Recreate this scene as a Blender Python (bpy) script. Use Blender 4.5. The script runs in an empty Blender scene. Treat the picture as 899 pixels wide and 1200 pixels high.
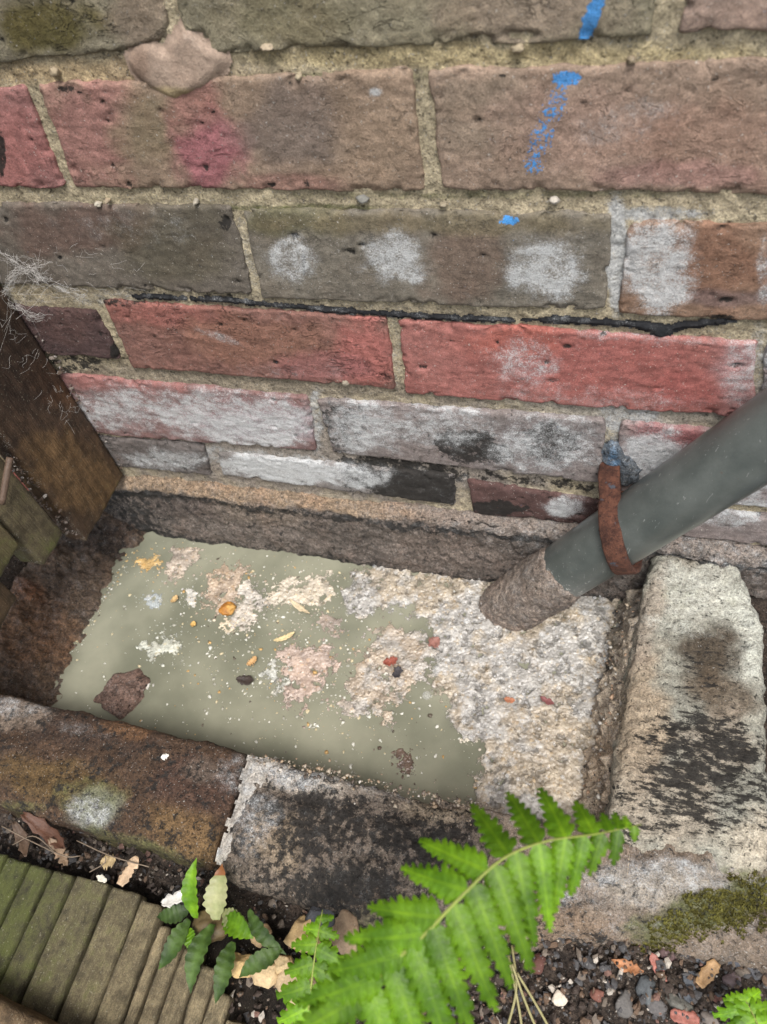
import bpy, math, random
import numpy as np
from mathutils import Matrix, Vector
random.seed(7); RS = np.random.RandomState(7)
scene = bpy.context.scene
COL = scene.collection

# ------------------------------------------------------------------ camera
# authoring unit: millimetres, origin on the wall face; world = mm/1000, lifted 0.5 m so that soil is near z = 0
CAMP = np.array([329.6255, -368.1768, 74.8056])
CA, CB, CC = [math.radians(v) for v in (37.72109687, -12.34632539, 23.92972968)]
RM = (Matrix.Rotation(CC, 3, 'Z') @ Matrix.Rotation(CA, 3, 'X') @ Matrix.Rotation(CB, 3, 'Z'))
RN = np.array(RM)
FPX = 863.35
def m2w(p): return (p[0]*.001, p[1]*.001, p[2]*.001 + .5)
cam = bpy.data.cameras.new('camera'); camo = bpy.data.objects.new('camera', cam); COL.objects.link(camo)
camo.matrix_world = Matrix.Translation(m2w(CAMP)) @ RM.to_4x4()
cam.sensor_fit = 'VERTICAL'; cam.sensor_height = 36; cam.lens = FPX/1200*36
cam.clip_start = .01; cam.clip_end = 1000
cam.dof.use_dof = True; cam.dof.focus_distance = .52; cam.dof.aperture_fstop = 9.5
scene.camera = camo

# ------------------------------------------------------------------ light
SUN_EL, SUN_AZ = math.radians(65), math.radians(156)      # azimuth measured from +Y clockwise
w = bpy.data.worlds.new('World'); scene.world = w; w.use_nodes = True
nt = w.node_tree; bg = nt.nodes['Background']
sky = nt.nodes.new('ShaderNodeTexSky'); sky.sky_type = 'NISHITA'; sky.sun_disc = False
sky.sun_elevation = SUN_EL; sky.sun_rotation = SUN_AZ; sky.air_density = 1.5; sky.dust_density = 4
hs = nt.nodes.new('ShaderNodeHueSaturation'); hs.inputs['Saturation'].default_value = .6
nt.links.new(sky.outputs[0], hs.inputs['Color']); nt.links.new(hs.outputs[0], bg.inputs[0])
bg.inputs[1].default_value = .12
sl = bpy.data.lights.new('sun', 'SUN'); sl.energy = 1.5; sl.angle = math.radians(20); sl.color = (1, .985, .965)
so = bpy.data.objects.new('sun', sl); COL.objects.link(so)
sd = Vector((math.sin(SUN_AZ)*math.cos(SUN_EL), math.cos(SUN_AZ)*math.cos(SUN_EL), math.sin(SUN_EL)))
so.rotation_euler = sd.to_track_quat('Z', 'Y').to_euler()
scene.view_settings.view_transform = 'Standard'; scene.view_settings.look = 'None'
scene.view_settings.exposure = 1.08; scene.view_settings.gamma = 1

# ------------------------------------------------------------------ survey helpers (all mm)
def ray(x, y): return RN @ np.array([(x-449.5)/FPX, -(y-600)/FPX, -1.])
def wy(x, y, Y=-4.): d = ray(x, y); return CAMP + d*(Y-CAMP[1])/d[1]
def wz(x, y, Z): d = ray(x, y); return CAMP + d*(Z-CAMP[2])/d[2]
def wx(x, y, X): d = ray(x, y); return CAMP + d*(X-CAMP[0])/d[0]
def L(r, g, b):
    c = np.array([r, g, b])/255.; c = c.mean()+(c-c.mean())*.84
    return np.where(c <= .04045, c/12.92, ((c+.055)/1.055)**2.4)

# ------------------------------------------------------------------ noise (numpy gradient noise)
def _h(i, j, k, s):
    n = (i*374761393 + j*668265263 + k*2147483647 + s*1274126177) & 0xffffffff
    n = ((n ^ (n >> 13))*1274126177) & 0xffffffff
    return (n ^ (n >> 16)) & 0xffffffff
_G = np.random.RandomState(3).normal(size=(256, 3)); _G /= np.linalg.norm(_G, axis=1)[:, None]
def pn(P, seed=0):
    P = np.asarray(P, float); F = np.floor(P).astype(np.int64); f = P-F
    u = f*f*f*(f*(f*6-15)+10); out = 0
    for a in (0, 1):
        for b in (0, 1):
            for c in (0, 1):
                g = _G[_h(F[:, 0]+a, F[:, 1]+b, F[:, 2]+c, seed) & 255]
                d = (f[:, 0]-a)*g[:, 0] + (f[:, 1]-b)*g[:, 1] + (f[:, 2]-c)*g[:, 2]
                wt = (u[:, 0] if a else 1-u[:, 0])*(u[:, 1] if b else 1-u[:, 1])*(u[:, 2] if c else 1-u[:, 2])
                out = out + d*wt
    return out*1.5
def fbm(P, scale, oct=3, seed=0, gain=.5):
    P = np.asarray(P, float)/scale; s = 0; a = 1.
    for o in range(oct):
        s = s + a*pn(P*(2.03**o), seed+o*17); a *= gain
    return s
def ss(a, b, x):
    t = np.clip((x-a)/(b-a), 0, 1); return t*t*(3-2*t)
def blob(kind, c, px, py, rx, ry, rot=0):
    """soft ellipse lying on a plane; returns f(V, noise) -> 0..1"""
    fn = {'y': wy, 'z': wz, 'x': wx}[kind]; ix = {'y': (0, 2), 'z': (0, 1), 'x': (1, 2)}[kind]
    r = math.radians(rot); o = fn(px, py, c)
    e1 = fn(px+rx*math.cos(r), py+rx*math.sin(r), c)-o; e2 = fn(px-ry*math.sin(r), py+ry*math.cos(r), c)-o
    M = np.linalg.inv(np.array([[e1[ix[0]], e2[ix[0]]], [e1[ix[1]], e2[ix[1]]]]))
    def f(V, n=0., soft=.8):
        d = np.stack([V[:, ix[0]]-o[ix[0]], V[:, ix[1]]-o[ix[1]]], 1) @ M.T
        return ss(0, 1, (1+soft/2-np.hypot(d[:, 0], d[:, 1])+n)/soft)
    return f

# ------------------------------------------------------------------ object helpers
ORG = {}
def mk_mesh(name, V, F, attrs=None, smooth=True):
    me = bpy.data.meshes.new(name); V = np.asarray(V, np.float64)
    if isinstance(F, np.ndarray) and F.ndim == 2:
        k = F.shape[1]; n = len(F)
        me.vertices.add(len(V)); me.loops.add(n*k); me.polygons.add(n)
        me.vertices.foreach_set('co', V.ravel().astype(np.float32))
        me.loops.foreach_set('vertex_index', F.ravel().astype(np.int32))
        me.polygons.foreach_set('loop_start', (np.arange(n)*k).astype(np.int32))
        me.polygons.foreach_set('loop_total', np.full(n, k, np.int32))
    else:
        me.from_pydata(V.tolist(), [], [list(map(int, f)) for f in F])
    me.polygons.foreach_set('use_smooth', np.full(len(me.polygons), smooth))
    for k, a in (attrs or {}).items():
        a = np.asarray(a, np.float32)
        if a.ndim == 2:
            at = me.attributes.new(k, 'FLOAT_COLOR', 'POINT')
            at.data.foreach_set('color', np.concatenate([a, np.ones((len(a), 1), np.float32)], 1).ravel())
        else:
            me.attributes.new(k, 'FLOAT', 'POINT').data.foreach_set('value', a)
    me.update(calc_edges=True); me.validate()
    return me
def tag(o, label=None, cat=None, group=None, kind=None):
    if label: o['label'] = label
    if cat: o['category'] = cat
    if group: o['group'] = group
    if kind: o['kind'] = kind
    return o
def obj(name, V, F, mat, parent=None, attrs=None, smooth=True, label=None, cat=None, group=None, kind=None):
    """V in mm world authoring coordinates; the origin goes to the bottom centre of the mesh"""
    V = np.asarray(V, float)
    o3 = np.array([(V[:, 0].min()+V[:, 0].max())/2, (V[:, 1].min()+V[:, 1].max())/2, V[:, 2].min()])
    me = mk_mesh(name, (V-o3)*.001, F, attrs, smooth)
    o = bpy.data.objects.new(name, me); COL.objects.link(o); me.materials.append(mat)
    if parent is not None:
        o.parent = parent; o.location = (o3-ORG[parent])*.001
    else:
        o.location = m2w(o3)
    ORG[o] = o3
    return tag(o, label, cat, group, kind)
def thing(name, base, label, cat, group=None):
    o = bpy.data.objects.new(name, None); COL.objects.link(o); o.empty_display_size = .02
    o.location = m2w(base); ORG[o] = np.array(base, float)
    return tag(o, label, cat, group)
def join(parts):
    """list of (V, F, attrs) -> one"""
    Vs, Fs, n = [], [], 0; A = {}
    for V, F, at in parts:
        Vs.append(V); Fs.append(np.asarray(F)+n); n += len(V)
        for k, a in at.items(): A.setdefault(k, []).append(a)
    return np.concatenate(Vs), np.concatenate(Fs), {k: np.concatenate(a) for k, a in A.items()}

def block(sx, sy, sz, h, r, skip=()):
    """rounded box centred on 0; h = (hx, hy, hz) cell size or explicit coordinate arrays"""
    S = (sx, sy, sz); ax = []
    for s, hh in zip(S, h):
        ax.append(np.asarray(hh, float) if np.ndim(hh) else np.linspace(-s/2, s/2, max(2, int(round(s/hh))+1)))
    N = [len(a)-1 for a in ax]; keys = []; quads = []; cnt = 0
    for d in range(3):
        e, f = [i for i in range(3) if i != d]
        for side in (0, 1):
            if (d, side) in skip: continue
            I, J = np.meshgrid(np.arange(N[e]+1), np.arange(N[f]+1), indexing='ij')
            K = np.zeros(I.shape+(3,), np.int64); K[..., e] = I; K[..., f] = J; K[..., d] = N[d]*side
            idx = np.arange(I.size).reshape(I.shape)+cnt; cnt += I.size
            q = np.stack([idx[:-1, :-1], idx[1:, :-1], idx[1:, 1:], idx[:-1, 1:]], -1).reshape(-1, 4)
            flip = (side == 0) != (d == 1)
            quads.append(q[:, ::-1] if flip else q); keys.append(K.reshape(-1, 3))
    K = np.concatenate(keys); Q = np.concatenate(quads)
    U, inv = np.unique(K, axis=0, return_inverse=True); inv = np.asarray(inv).ravel(); Q = inv[Q]
    V = np.stack([ax[i][U[:, i]] for i in range(3)], 1)
    lim = np.maximum(np.array(S)/2-r, 0); q = np.clip(V, -lim, lim); d = V-q
    n = d/np.maximum(np.linalg.norm(d, axis=1), 1e-9)[:, None]
    return q+n*r, n, Q
def grid(nx, ny):
    idx = np.arange(nx*ny).reshape(nx, ny)
    return np.stack([idx[:-1, :-1], idx[1:, :-1], idx[1:, 1:], idx[:-1, 1:]], -1).reshape(-1, 4)
def sdf_poly(P, poly):
    """signed distance, positive inside"""
    d = np.full(len(P), 1e9); ins = np.zeros(len(P), bool); n = len(poly)
    for i in range(n):
        a, b = np.array(poly[i]), np.array(poly[(i+1) % n]); e = b-a; w_ = P-a
        t = np.clip((w_ @ e)/(e @ e), 0, 1); d = np.minimum(d, np.hypot(*(w_-t[:, None]*e).T))
        c = (a[1] <= P[:, 1]) != (b[1] <= P[:, 1])
        with np.errstate(divide='ignore', invalid='ignore'):
            xx = a[0]+(P[:, 1]-a[1])/(b[1]-a[1])*e[0]
        ins ^= c & (P[:, 0] < xx)
    return np.where(ins, d, -d)
def tube(pts, rad, n=8, cap=True):
    pts = np.asarray(pts, float); m = len(pts); rad = np.broadcast_to(rad, (m,))
    T = np.gradient(pts, axis=0); T /= np.linalg.norm(T, axis=1)[:, None]
    up = np.array([0, 0, 1.]) if abs(T[0, 2]) < .9 else np.array([1., 0, 0])
    V = []
    for i in range(m):
        a = np.cross(T[i], up); a /= np.linalg.norm(a); b = np.cross(T[i], a); up = -b if False else up
        for k in range(n):
            t = 2*math.pi*k/n; V.append(pts[i]+rad[i]*(a*math.cos(t)+b*math.sin(t)))
    F = [[i*n+k, i*n+(k+1) % n, (i+1)*n+(k+1) % n, (i+1)*n+k] for i in range(m-1) for k in range(n)]
    if cap:
        V += [pts[0], pts[-1]]; c0, c1 = m*n, m*n+1
        F += [[c0, (k+1) % n, k, k] for k in range(n)] if False else []
        F += [[c0, (2*k+2) % n, 2*k+1, 2*k] for k in range(n//2)] + [[c1, (m-1)*n+2*k, (m-1)*n+2*k+1, (m-1)*n+(2*k+2) % n] for k in range(n//2)]
    return np.array(V), np.array(F)
def spline(pts, n):
    pts = np.asarray(pts, float); P = np.vstack([2*pts[0]-pts[1], pts, 2*pts[-1]-pts[-2]]); out = []
    m = len(pts)-1
    for t in np.linspace(0, m, n):
        i = min(int(t), m-1); f = t-i; a, b, c, d = P[i:i+4]
        out.append(.5*((2*b)+(-a+c)*f+(2*a-5*b+4*c-d)*f*f+(-a+3*b-3*c+d)*f**3))
    return np.array(out)
def ico(sub):
    import bmesh
    bm = bmesh.new(); bmesh.ops.create_icosphere(bm, subdivisions=sub, radius=1)
    V = np.array([v.co[:] for v in bm.verts]); F = np.array([[v.index for v in f.verts] for f in bm.faces]); bm.free()
    return V, F
ICO = {s: ico(s) for s in (1, 2, 3, 4, 5)}
def rock(c, r, sub=3, rough=.25, rot=0, seed=0, squash=1.0, facet=.0):
    V, F = ICO[sub]; V = V.copy()
    if facet:
        rs = np.random.RandomState(seed+5); 
        for _ in range(9):
            n = rs.normal(size=3); n /= np.linalg.norm(n); d = V @ n; k = d > facet
            V[k] -= n*(d[k]-facet)[:, None]
    n = fbm(V+seed*3.7, .9, 3, seed); V = V*(1+rough*n)[:, None]*np.array(r)
    c_, s_ = math.cos(rot), math.sin(rot); V = V @ np.array([[c_, s_, 0], [-s_, c_, 0], [0, 0, 1]])
    return V+np.array(c), F

# ------------------------------------------------------------------ materials
class NT:
    def __init__(s, name):
        s.m = bpy.data.materials.new(name); s.m.use_nodes = True; s.t = s.m.node_tree
        s.b = s.t.nodes['Principled BSDF']
        g = s.n('ShaderNodeNewGeometry'); s.P = s.vm('MULTIPLY', g.outputs['Position'], (1000, 1000, 1000))
    def n(s, ty, **k):
        x = s.t.nodes.new(ty)
        for a, v in k.items(): setattr(x, a, v)
        return x
    def put(s, sock, v):
        if isinstance(v, bpy.types.NodeSocket): s.t.links.new(v, sock)
        elif v is not None:
            if sock.type == 'RGBA' and len(v) == 3: v = (*v, 1)
            sock.default_value = v
    def vm(s, op, a, b):
        x = s.n('ShaderNodeVectorMath', operation=op); s.put(x.inputs[0], a); s.put(x.inputs[1], b); return x.outputs[0]
    def ma(s, op, a, b=None, clamp=False):
        x = s.n('ShaderNodeMath', operation=op, use_clamp=clamp); s.put(x.inputs[0], a); s.put(x.inputs[1], b); return x.outputs[0]
    def noise(s, size, detail=3, rough=.55, off=0, stretch=None, dist=0):
        v = s.P
        if stretch: v = s.vm('MULTIPLY', v, stretch)
        if off: v = s.vm('ADD', v, (off, off*1.7, off*.6))
        x = s.n('ShaderNodeTexNoise'); s.put(x.inputs['Vector'], v); x.inputs['Scale'].default_value = 1./size
        x.inputs['Detail'].default_value = detail; x.inputs['Roughness'].default_value = rough; x.inputs['Distortion'].default_value = dist
        return x.outputs['Fac']
    def attr(s, name, col=False):
        x = s.n('ShaderNodeAttribute', attribute_name=name); return x.outputs['Color' if col else 'Fac']
    def step(s, v, a, b):
        x = s.n('ShaderNodeMapRange', interpolation_type='SMOOTHSTEP'); s.put(x.inputs[0], v)
        s.put(x.inputs[1], a); s.put(x.inputs[2], b); return x.outputs[0]
    def mix(s, f, a, b, mode='MIX'):
        x = s.n('ShaderNodeMix', data_type='RGBA', blend_type=mode); s.put(x.inputs[0], f); s.put(x.inputs[6], a); s.put(x.inputs[7], b)
        return x.outputs[2]
    def gray(s, v):
        x = s.n('ShaderNodeCombineXYZ'); [s.put(x.inputs[i], v) for i in range(3)]; return x.outputs[0]
    def mul(s, c, v): return s.mix(1., c, s.gray(v), 'MULTIPLY')
    def bump(s, h, dist, strength=1.):
        x = s.n('ShaderNodeBump'); s.put(x.inputs['Height'], h); x.inputs['Distance'].default_value = dist*.001
        x.inputs['Strength'].default_value = strength; s.put(s.b.inputs['Normal'], x.outputs[0]); return x
    def out(s, col, rough=.9, spec=.3):
        s.put(s.b.inputs['Base Color'], col); s.put(s.b.inputs['Roughness'], rough); s.b.inputs['Specular IOR Level'].default_value = spec
        return s.m

def masonry(name, grain=1., mott=.5, bump=1.0, crease=0., fine=1.1, speck=.0, white=(.50, .51, .51), dark=(.018, .016, .014), paint=False,
            rough=.9, spec=.3, streak=None, wamp=1.1, damp=1.2, pores=.5, wetness=0., hue=.25, mid=None):
    """col/wht/drk/grn/pnt are soft per-vertex fields; the nodes break them up into grit, flakes, stains and painted shade"""
    mid = grain if mid is None else mid
    s = NT(name); nf = s.noise(fine, 4, .7); nm = s.noise(6, 6, .66, 11); nl = s.noise(26, 4, .6, 37); ng = s.noise(2.6, 5, .7, 23)
    col = s.attr('col', True)
    sf = s.step(nf, .30, .70); sg = s.step(ng, .28, .72); sm = s.step(nm, .28, .72)
    g = s.ma('ADD', 1-.36*grain, s.ma('MULTIPLY', sf, .72*grain))
    gg = s.ma('ADD', 1-.30*mid, s.ma('MULTIPLY', sg, .60*mid))
    g2 = s.ma('ADD', 1-.5*mott, s.ma('MULTIPLY', sm, mott))
    col = s.mul(s.mul(s.mul(col, g), gg), g2)  # grain tone follows bump height: cavity shade put into the colour of low spots
    col = s.mix(s.ma('MULTIPLY', s.step(nl, .45, .7), hue), col, s.mix(1., col, (1.2, .93, .8), 'MULTIPLY'))
    h = s.ma('ADD', s.ma('ADD', s.ma('MULTIPLY', nf, .6), s.ma('MULTIPLY', ng, .9)), s.ma('MULTIPLY', nm, 1.1))
    if crease:
        cn = s.noise(13, 5, .6, 71, stretch=(.55, 1, 1.25), dist=.8)
        cr = s.ma('SUBTRACT', 1., s.step(s.ma('ABSOLUTE', s.ma('SUBTRACT', cn, .5)), 0., .013))
        cr = s.ma('MULTIPLY', cr, s.step(s.noise(24, 3, .5, 91), .47, .63))
        h = s.ma('SUBTRACT', h, s.ma('MULTIPLY', cr, crease)); col = s.mul(col, s.ma('SUBTRACT', 1., s.ma('MULTIPLY', cr, .38)))
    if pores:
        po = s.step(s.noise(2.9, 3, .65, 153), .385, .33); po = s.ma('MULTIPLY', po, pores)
        col = s.mul(col, s.ma('SUBTRACT', 1., s.ma('MULTIPLY', po, .75))); h = s.ma('SUBTRACT', h, s.ma('MULTIPLY', po, 1.2))  # pores darkened: painted cavity shade along with pit dirt
    if speck:
        sp = s.step(s.noise(1.5, 3, .6, 53), .665-speck*.03, .70-speck*.03); col = s.mix(s.ma('MULTIPLY', sp, .65), col, (.50, .475, .43)); h = s.ma('ADD', h, s.ma('MULTIPLY', sp, .5))
    gr = s.attr('grn'); col = s.mix(s.step(s.ma('ADD', gr, s.ma('MULTIPLY', s.ma('SUBTRACT', nm, .5), 1.)), .2, .9), col, s.mul(s.mul((.10, .105, .04), g), gg))
    dn = s.noise(6, 7, .72, 207) if not streak else s.noise(6, 7, .74, 207, stretch=streak)
    dv = s.ma('ADD', s.attr('drk'), s.ma('MULTIPLY', s.ma('SUBTRACT', dn, .5), damp*2))
    md = s.ma('ADD', s.ma('MULTIPLY', s.step(dv, .40, .58), .72), s.ma('MULTIPLY', s.step(dv, .1, .8), .24))
    col = s.mix(md, col, s.mul(s.mul(dark, g2), gg))
    if streak: md = s.ma('MULTIPLY', md, s.ma('ADD', .30, s.ma('MULTIPLY', s.step(s.noise(3.2, 5, .7, 257, stretch=(.28, 2.0, 1.)), .40, .56), .70)))
    wn = s.noise(9, 6, .68, 307); wp_n = s.noise(.9, 3, .7, 317); wv = s.ma('ADD', s.attr('wht'), s.ma('ADD', s.ma('MULTIPLY', s.ma('SUBTRACT', wn, .5), wamp*1.15), s.ma('MULTIPLY', s.ma('SUBTRACT', wp_n, .5), wamp*.95)))
    mw = s.ma('ADD', s.ma('MULTIPLY', s.step(wv, .40, .78), .46), s.ma('MULTIPLY', s.step(wv, .12, .85), .40))
    col = s.mix(mw, col, s.mul(s.mul(white, s.ma('ADD', .72, s.ma('MULTIPLY', sf, .5))), gg))
    h = s.ma('ADD', h, s.ma('MULTIPLY', mw, .25)); h = s.ma('SUBTRACT', h, s.ma('MULTIPLY', md, .2))
    if paint:
        pm = s.step(s.ma('ADD', s.attr('pnt'), s.ma('MULTIPLY', s.ma('SUBTRACT', s.noise(2.0, 5, .7, 407), .5), 2.6)), .50, .66)
        col = s.mix(s.ma('MULTIPLY', pm, .9), col, s.mul(s.mul((.05, .25, .58), g), gg)); h = s.ma('ADD', h, s.ma('MULTIPLY', pm, .2))
    bn = s.bump(h, bump*1.5)
    if paint:
        oi = s.n('ShaderNodeObjectInfo'); s.put(bn.inputs['Strength'], s.ma('ADD', .35, s.ma('MULTIPLY', oi.outputs['Random'], .85)))
    rg = rough
    if wetness: rg = s.ma('SUBTRACT', rough, s.ma('MULTIPLY', s.step(nl, .35, .65), wetness))
    return s.out(col, rg, spec)

def wood(name, stretch, rough=.75, grain=.6, bump=.6, size=1.6, moss=0.):
    s = NT(name); a = s.noise(size, 5, .6, 5, stretch); b = s.noise(size*5, 4, .6, 15, stretch); c = s.noise(9, 5, .65, 25)
    f = s.noise(.8, 3, .6, 35)
    col = s.attr('col', True)
    col = s.mul(col, s.ma('ADD', 1.-grain*.55, s.ma('MULTIPLY', a, grain*1.1)))
    col = s.mul(col, s.ma('ADD', .55, s.ma('MULTIPLY', b, .9))); col = s.mul(col, s.ma('ADD', .55, s.ma('MULTIPLY', s.step(c, .28, .72), .9))); col = s.mul(col, s.ma('ADD', .72, s.ma('MULTIPLY', s.step(f, .3, .7), .56)))
    gr = s.attr('grn'); col = s.mix(s.step(s.ma('ADD', gr, s.ma('MULTIPLY', s.ma('SUBTRACT', c, .5), 1.4)), .25, .85), col, s.mul((.075, .085, .022), s.ma('ADD', .5, f)))
    sp = s.step(s.noise(1.8, 3, .6, 53), .64, .69); col = s.mix(s.ma('MULTIPLY', sp, .45), col, (.34, .32, .24))
    md = s.step(s.ma('ADD', s.attr('drk'), s.ma('MULTIPLY', s.ma('SUBTRACT', c, .5), 2)), .4, .75); col = s.mix(s.ma('MULTIPLY', md, .85), col, (.016, .012, .009))
    mw = s.step(s.ma('ADD', s.attr('wht'), s.ma('MULTIPLY', s.ma('SUBTRACT', f, .5), 2.2)), .45, .6); col = s.mix(s.ma('MULTIPLY', mw, .7), col, (.42, .4, .36))
    s.bump(s.ma('ADD', s.ma('ADD', s.ma('MULTIPLY', a, .9), b), s.ma('MULTIPLY', f, .3)), bump*1.1)
    return s.out(col, rough, .35)
def leafmat(name, c1, c2, vein=.2, rough=.38, trans=.25):
    s = NT(name); a = s.noise(14, 3, .5, 3); b = s.noise(2.2, 4, .6, 9)
    col = s.mix(s.step(a, .35, .68), c1, c2); col = s.mul(col, s.ma('ADD', .75, s.ma('MULTIPLY', b, .5)))
    col = s.mix(1., col, s.attr('col', True), 'MULTIPLY')
    s.bump(b, .5, .8); s.out(col, rough, .45)
    s.b.inputs['Specular IOR Level'].default_value = .3; t = s.n('ShaderNodeBsdfTranslucent'); s.put(t.inputs[0], s.mix(1., col, (1.5, 1.5, .5), 'MULTIPLY'))
    mx = s.n('ShaderNodeMixShader'); mx.inputs[0].default_value = trans
    s.t.links.new(s.b.outputs[0], mx.inputs[1]); s.t.links.new(t.outputs[0], mx.inputs[2])
    s.t.links.new(mx.outputs[0], s.t.nodes['Material Output'].inputs[0])
    return s.m
def plain(name, rough=.8, grain=.35, size=2., bump=.5, spec=.4, nspeck=.0):
    s = NT(name); a = s.noise(size, 4, .6, 3); b = s.noise(size*4, 4, .6, 9)
    col = s.mul(s.mul(s.attr('col', True), s.ma('ADD', 1-grain, s.ma('MULTIPLY', a, grain*2))), s.ma('ADD', .7, s.ma('MULTIPLY', b, .6)))
    if nspeck: col = s.mix(s.ma('MULTIPLY', s.step(s.noise(1.4, 2, .5, 31), .66, .72), nspeck), col, (.5, .48, .44))
    s.bump(s.ma('ADD', a, b), bump); return s.out(col, rough, spec)

M = {}
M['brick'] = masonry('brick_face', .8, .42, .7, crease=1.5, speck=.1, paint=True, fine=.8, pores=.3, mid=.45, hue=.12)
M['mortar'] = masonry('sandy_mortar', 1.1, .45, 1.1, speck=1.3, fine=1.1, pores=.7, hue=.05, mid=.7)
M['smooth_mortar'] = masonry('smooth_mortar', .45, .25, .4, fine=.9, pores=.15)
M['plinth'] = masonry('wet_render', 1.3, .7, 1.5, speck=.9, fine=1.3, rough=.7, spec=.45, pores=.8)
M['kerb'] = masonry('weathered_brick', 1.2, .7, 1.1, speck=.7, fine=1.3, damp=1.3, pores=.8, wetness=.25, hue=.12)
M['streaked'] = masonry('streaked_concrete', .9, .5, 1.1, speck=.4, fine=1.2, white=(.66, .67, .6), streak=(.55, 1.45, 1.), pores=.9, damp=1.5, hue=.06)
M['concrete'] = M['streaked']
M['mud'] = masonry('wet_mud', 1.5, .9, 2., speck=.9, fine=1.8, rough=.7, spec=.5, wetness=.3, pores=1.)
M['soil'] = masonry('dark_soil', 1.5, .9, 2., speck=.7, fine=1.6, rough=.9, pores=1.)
M['fence'] = wood('fence_timber', (1, 1, .12), .62, .7, .8)
M['deck'] = wood('deck_timber', (1, .14, 1), .85, 1.25, 1.6, .8)
M['stone'] = plain('stone', .8, .4, 1.6, .7, nspeck=.25)
M['scrap'] = plain('organic_scrap', .55, .35, 1.4, .5)

def zeros(V): return np.zeros(len(V))
def attrs(V, col, wht=None, drk=None, grn=None, pnt=None):
    z = np.zeros(len(V))
    if np.ndim(col) == 1: col = np.tile(col, (len(V), 1))
    d = dict(col=np.clip(col, 0, 1), wht=z if wht is None else wht, drk=z if drk is None else drk, grn=z if grn is None else grn)
    if pnt is not None: d['pnt'] = pnt
    return d
def paintcol(V, base, blobs, seed=0, var=.18, warp=.45, scale=22):
    c = np.tile(base, (len(V), 1))*(1+var*fbm(V, 30, 3, seed+1))[:, None]
    n = warp*fbm(V, scale, 4, seed+2)
    for f, colr, k in blobs:
        a = (k*f(V, n))[:, None]; c = c*(1-a)+a*np.asarray(colr)
    return c
def field(V, blobs, seed=0, warp=.3, scale=18):
    if not blobs: return np.zeros(len(V))
    n = warp*fbm(V, scale, 3, seed); r = np.zeros(len(V))
    for f, k in blobs: r = np.maximum(r, k*f(V, n)) if k > 0 else r+k*f(V, n)
    return r
def YB(*a): return blob('y', -4., *a)

# ================================================================== SETTING: ground
def axis_coords(lo, hi, step, far):
    a = list(np.arange(lo, hi+.1, step)); s = step
    x = hi
    while x < far: s *= 1.6; x += s; a.append(x)
    s = step; x = lo; b = []
    while x > -far: s *= 1.6; x -= s; b.append(x)
    return np.array(b[::-1]+a)
gx = axis_coords(-160, 560, 2.6, 150000); gy = axis_coords(-470, 20, 2.6, 150000)
X, Y = np.meshgrid(gx, gy, indexing='ij'); V = np.stack([X.ravel(), Y.ravel(), np.zeros(X.size)], 1)
near = (np.abs(V[:, 0]-200) < 500) & (np.abs(V[:, 1]+220) < 400)
z = np.full(len(V), -480.)
z[near] += 4*fbm(V[near], 45, 4, 5)+2.2*fbm(V[near], 9, 3, 8)
pit = ss(0, 22, np.minimum.reduce([V[:, 0]+190, 425-V[:, 0], V[:, 1]+262, 60-V[:, 1]]))
z = z-75*pit
# soil is banked up a little against the kerbs on the near side
z += 10*np.exp(-((V[:, 1]+300)/28.)**2)*ss(180, 300, V[:, 0])*ss(700, 500, V[:, 0])*(1-pit)
# deeper hollow under the decking and along the gap by the kerb
z -= 26*ss(225, 190, V[:, 0])*ss(-322, -332, V[:, 1])*ss(-160, -140, V[:, 0])*ss(-900, -700, V[:, 1])
V[:, 2] = z
gcol = np.tile(L(64, 54, 46), (len(V), 1))
k = fbm(V[near], 25, 4, 9); gcol[near] = gcol[near]*(1+.5*k)[:, None]
obj('ground', V, grid(len(gx), len(gy)), M['soil'], attrs=attrs(V, gcol), kind='structure')

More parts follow.
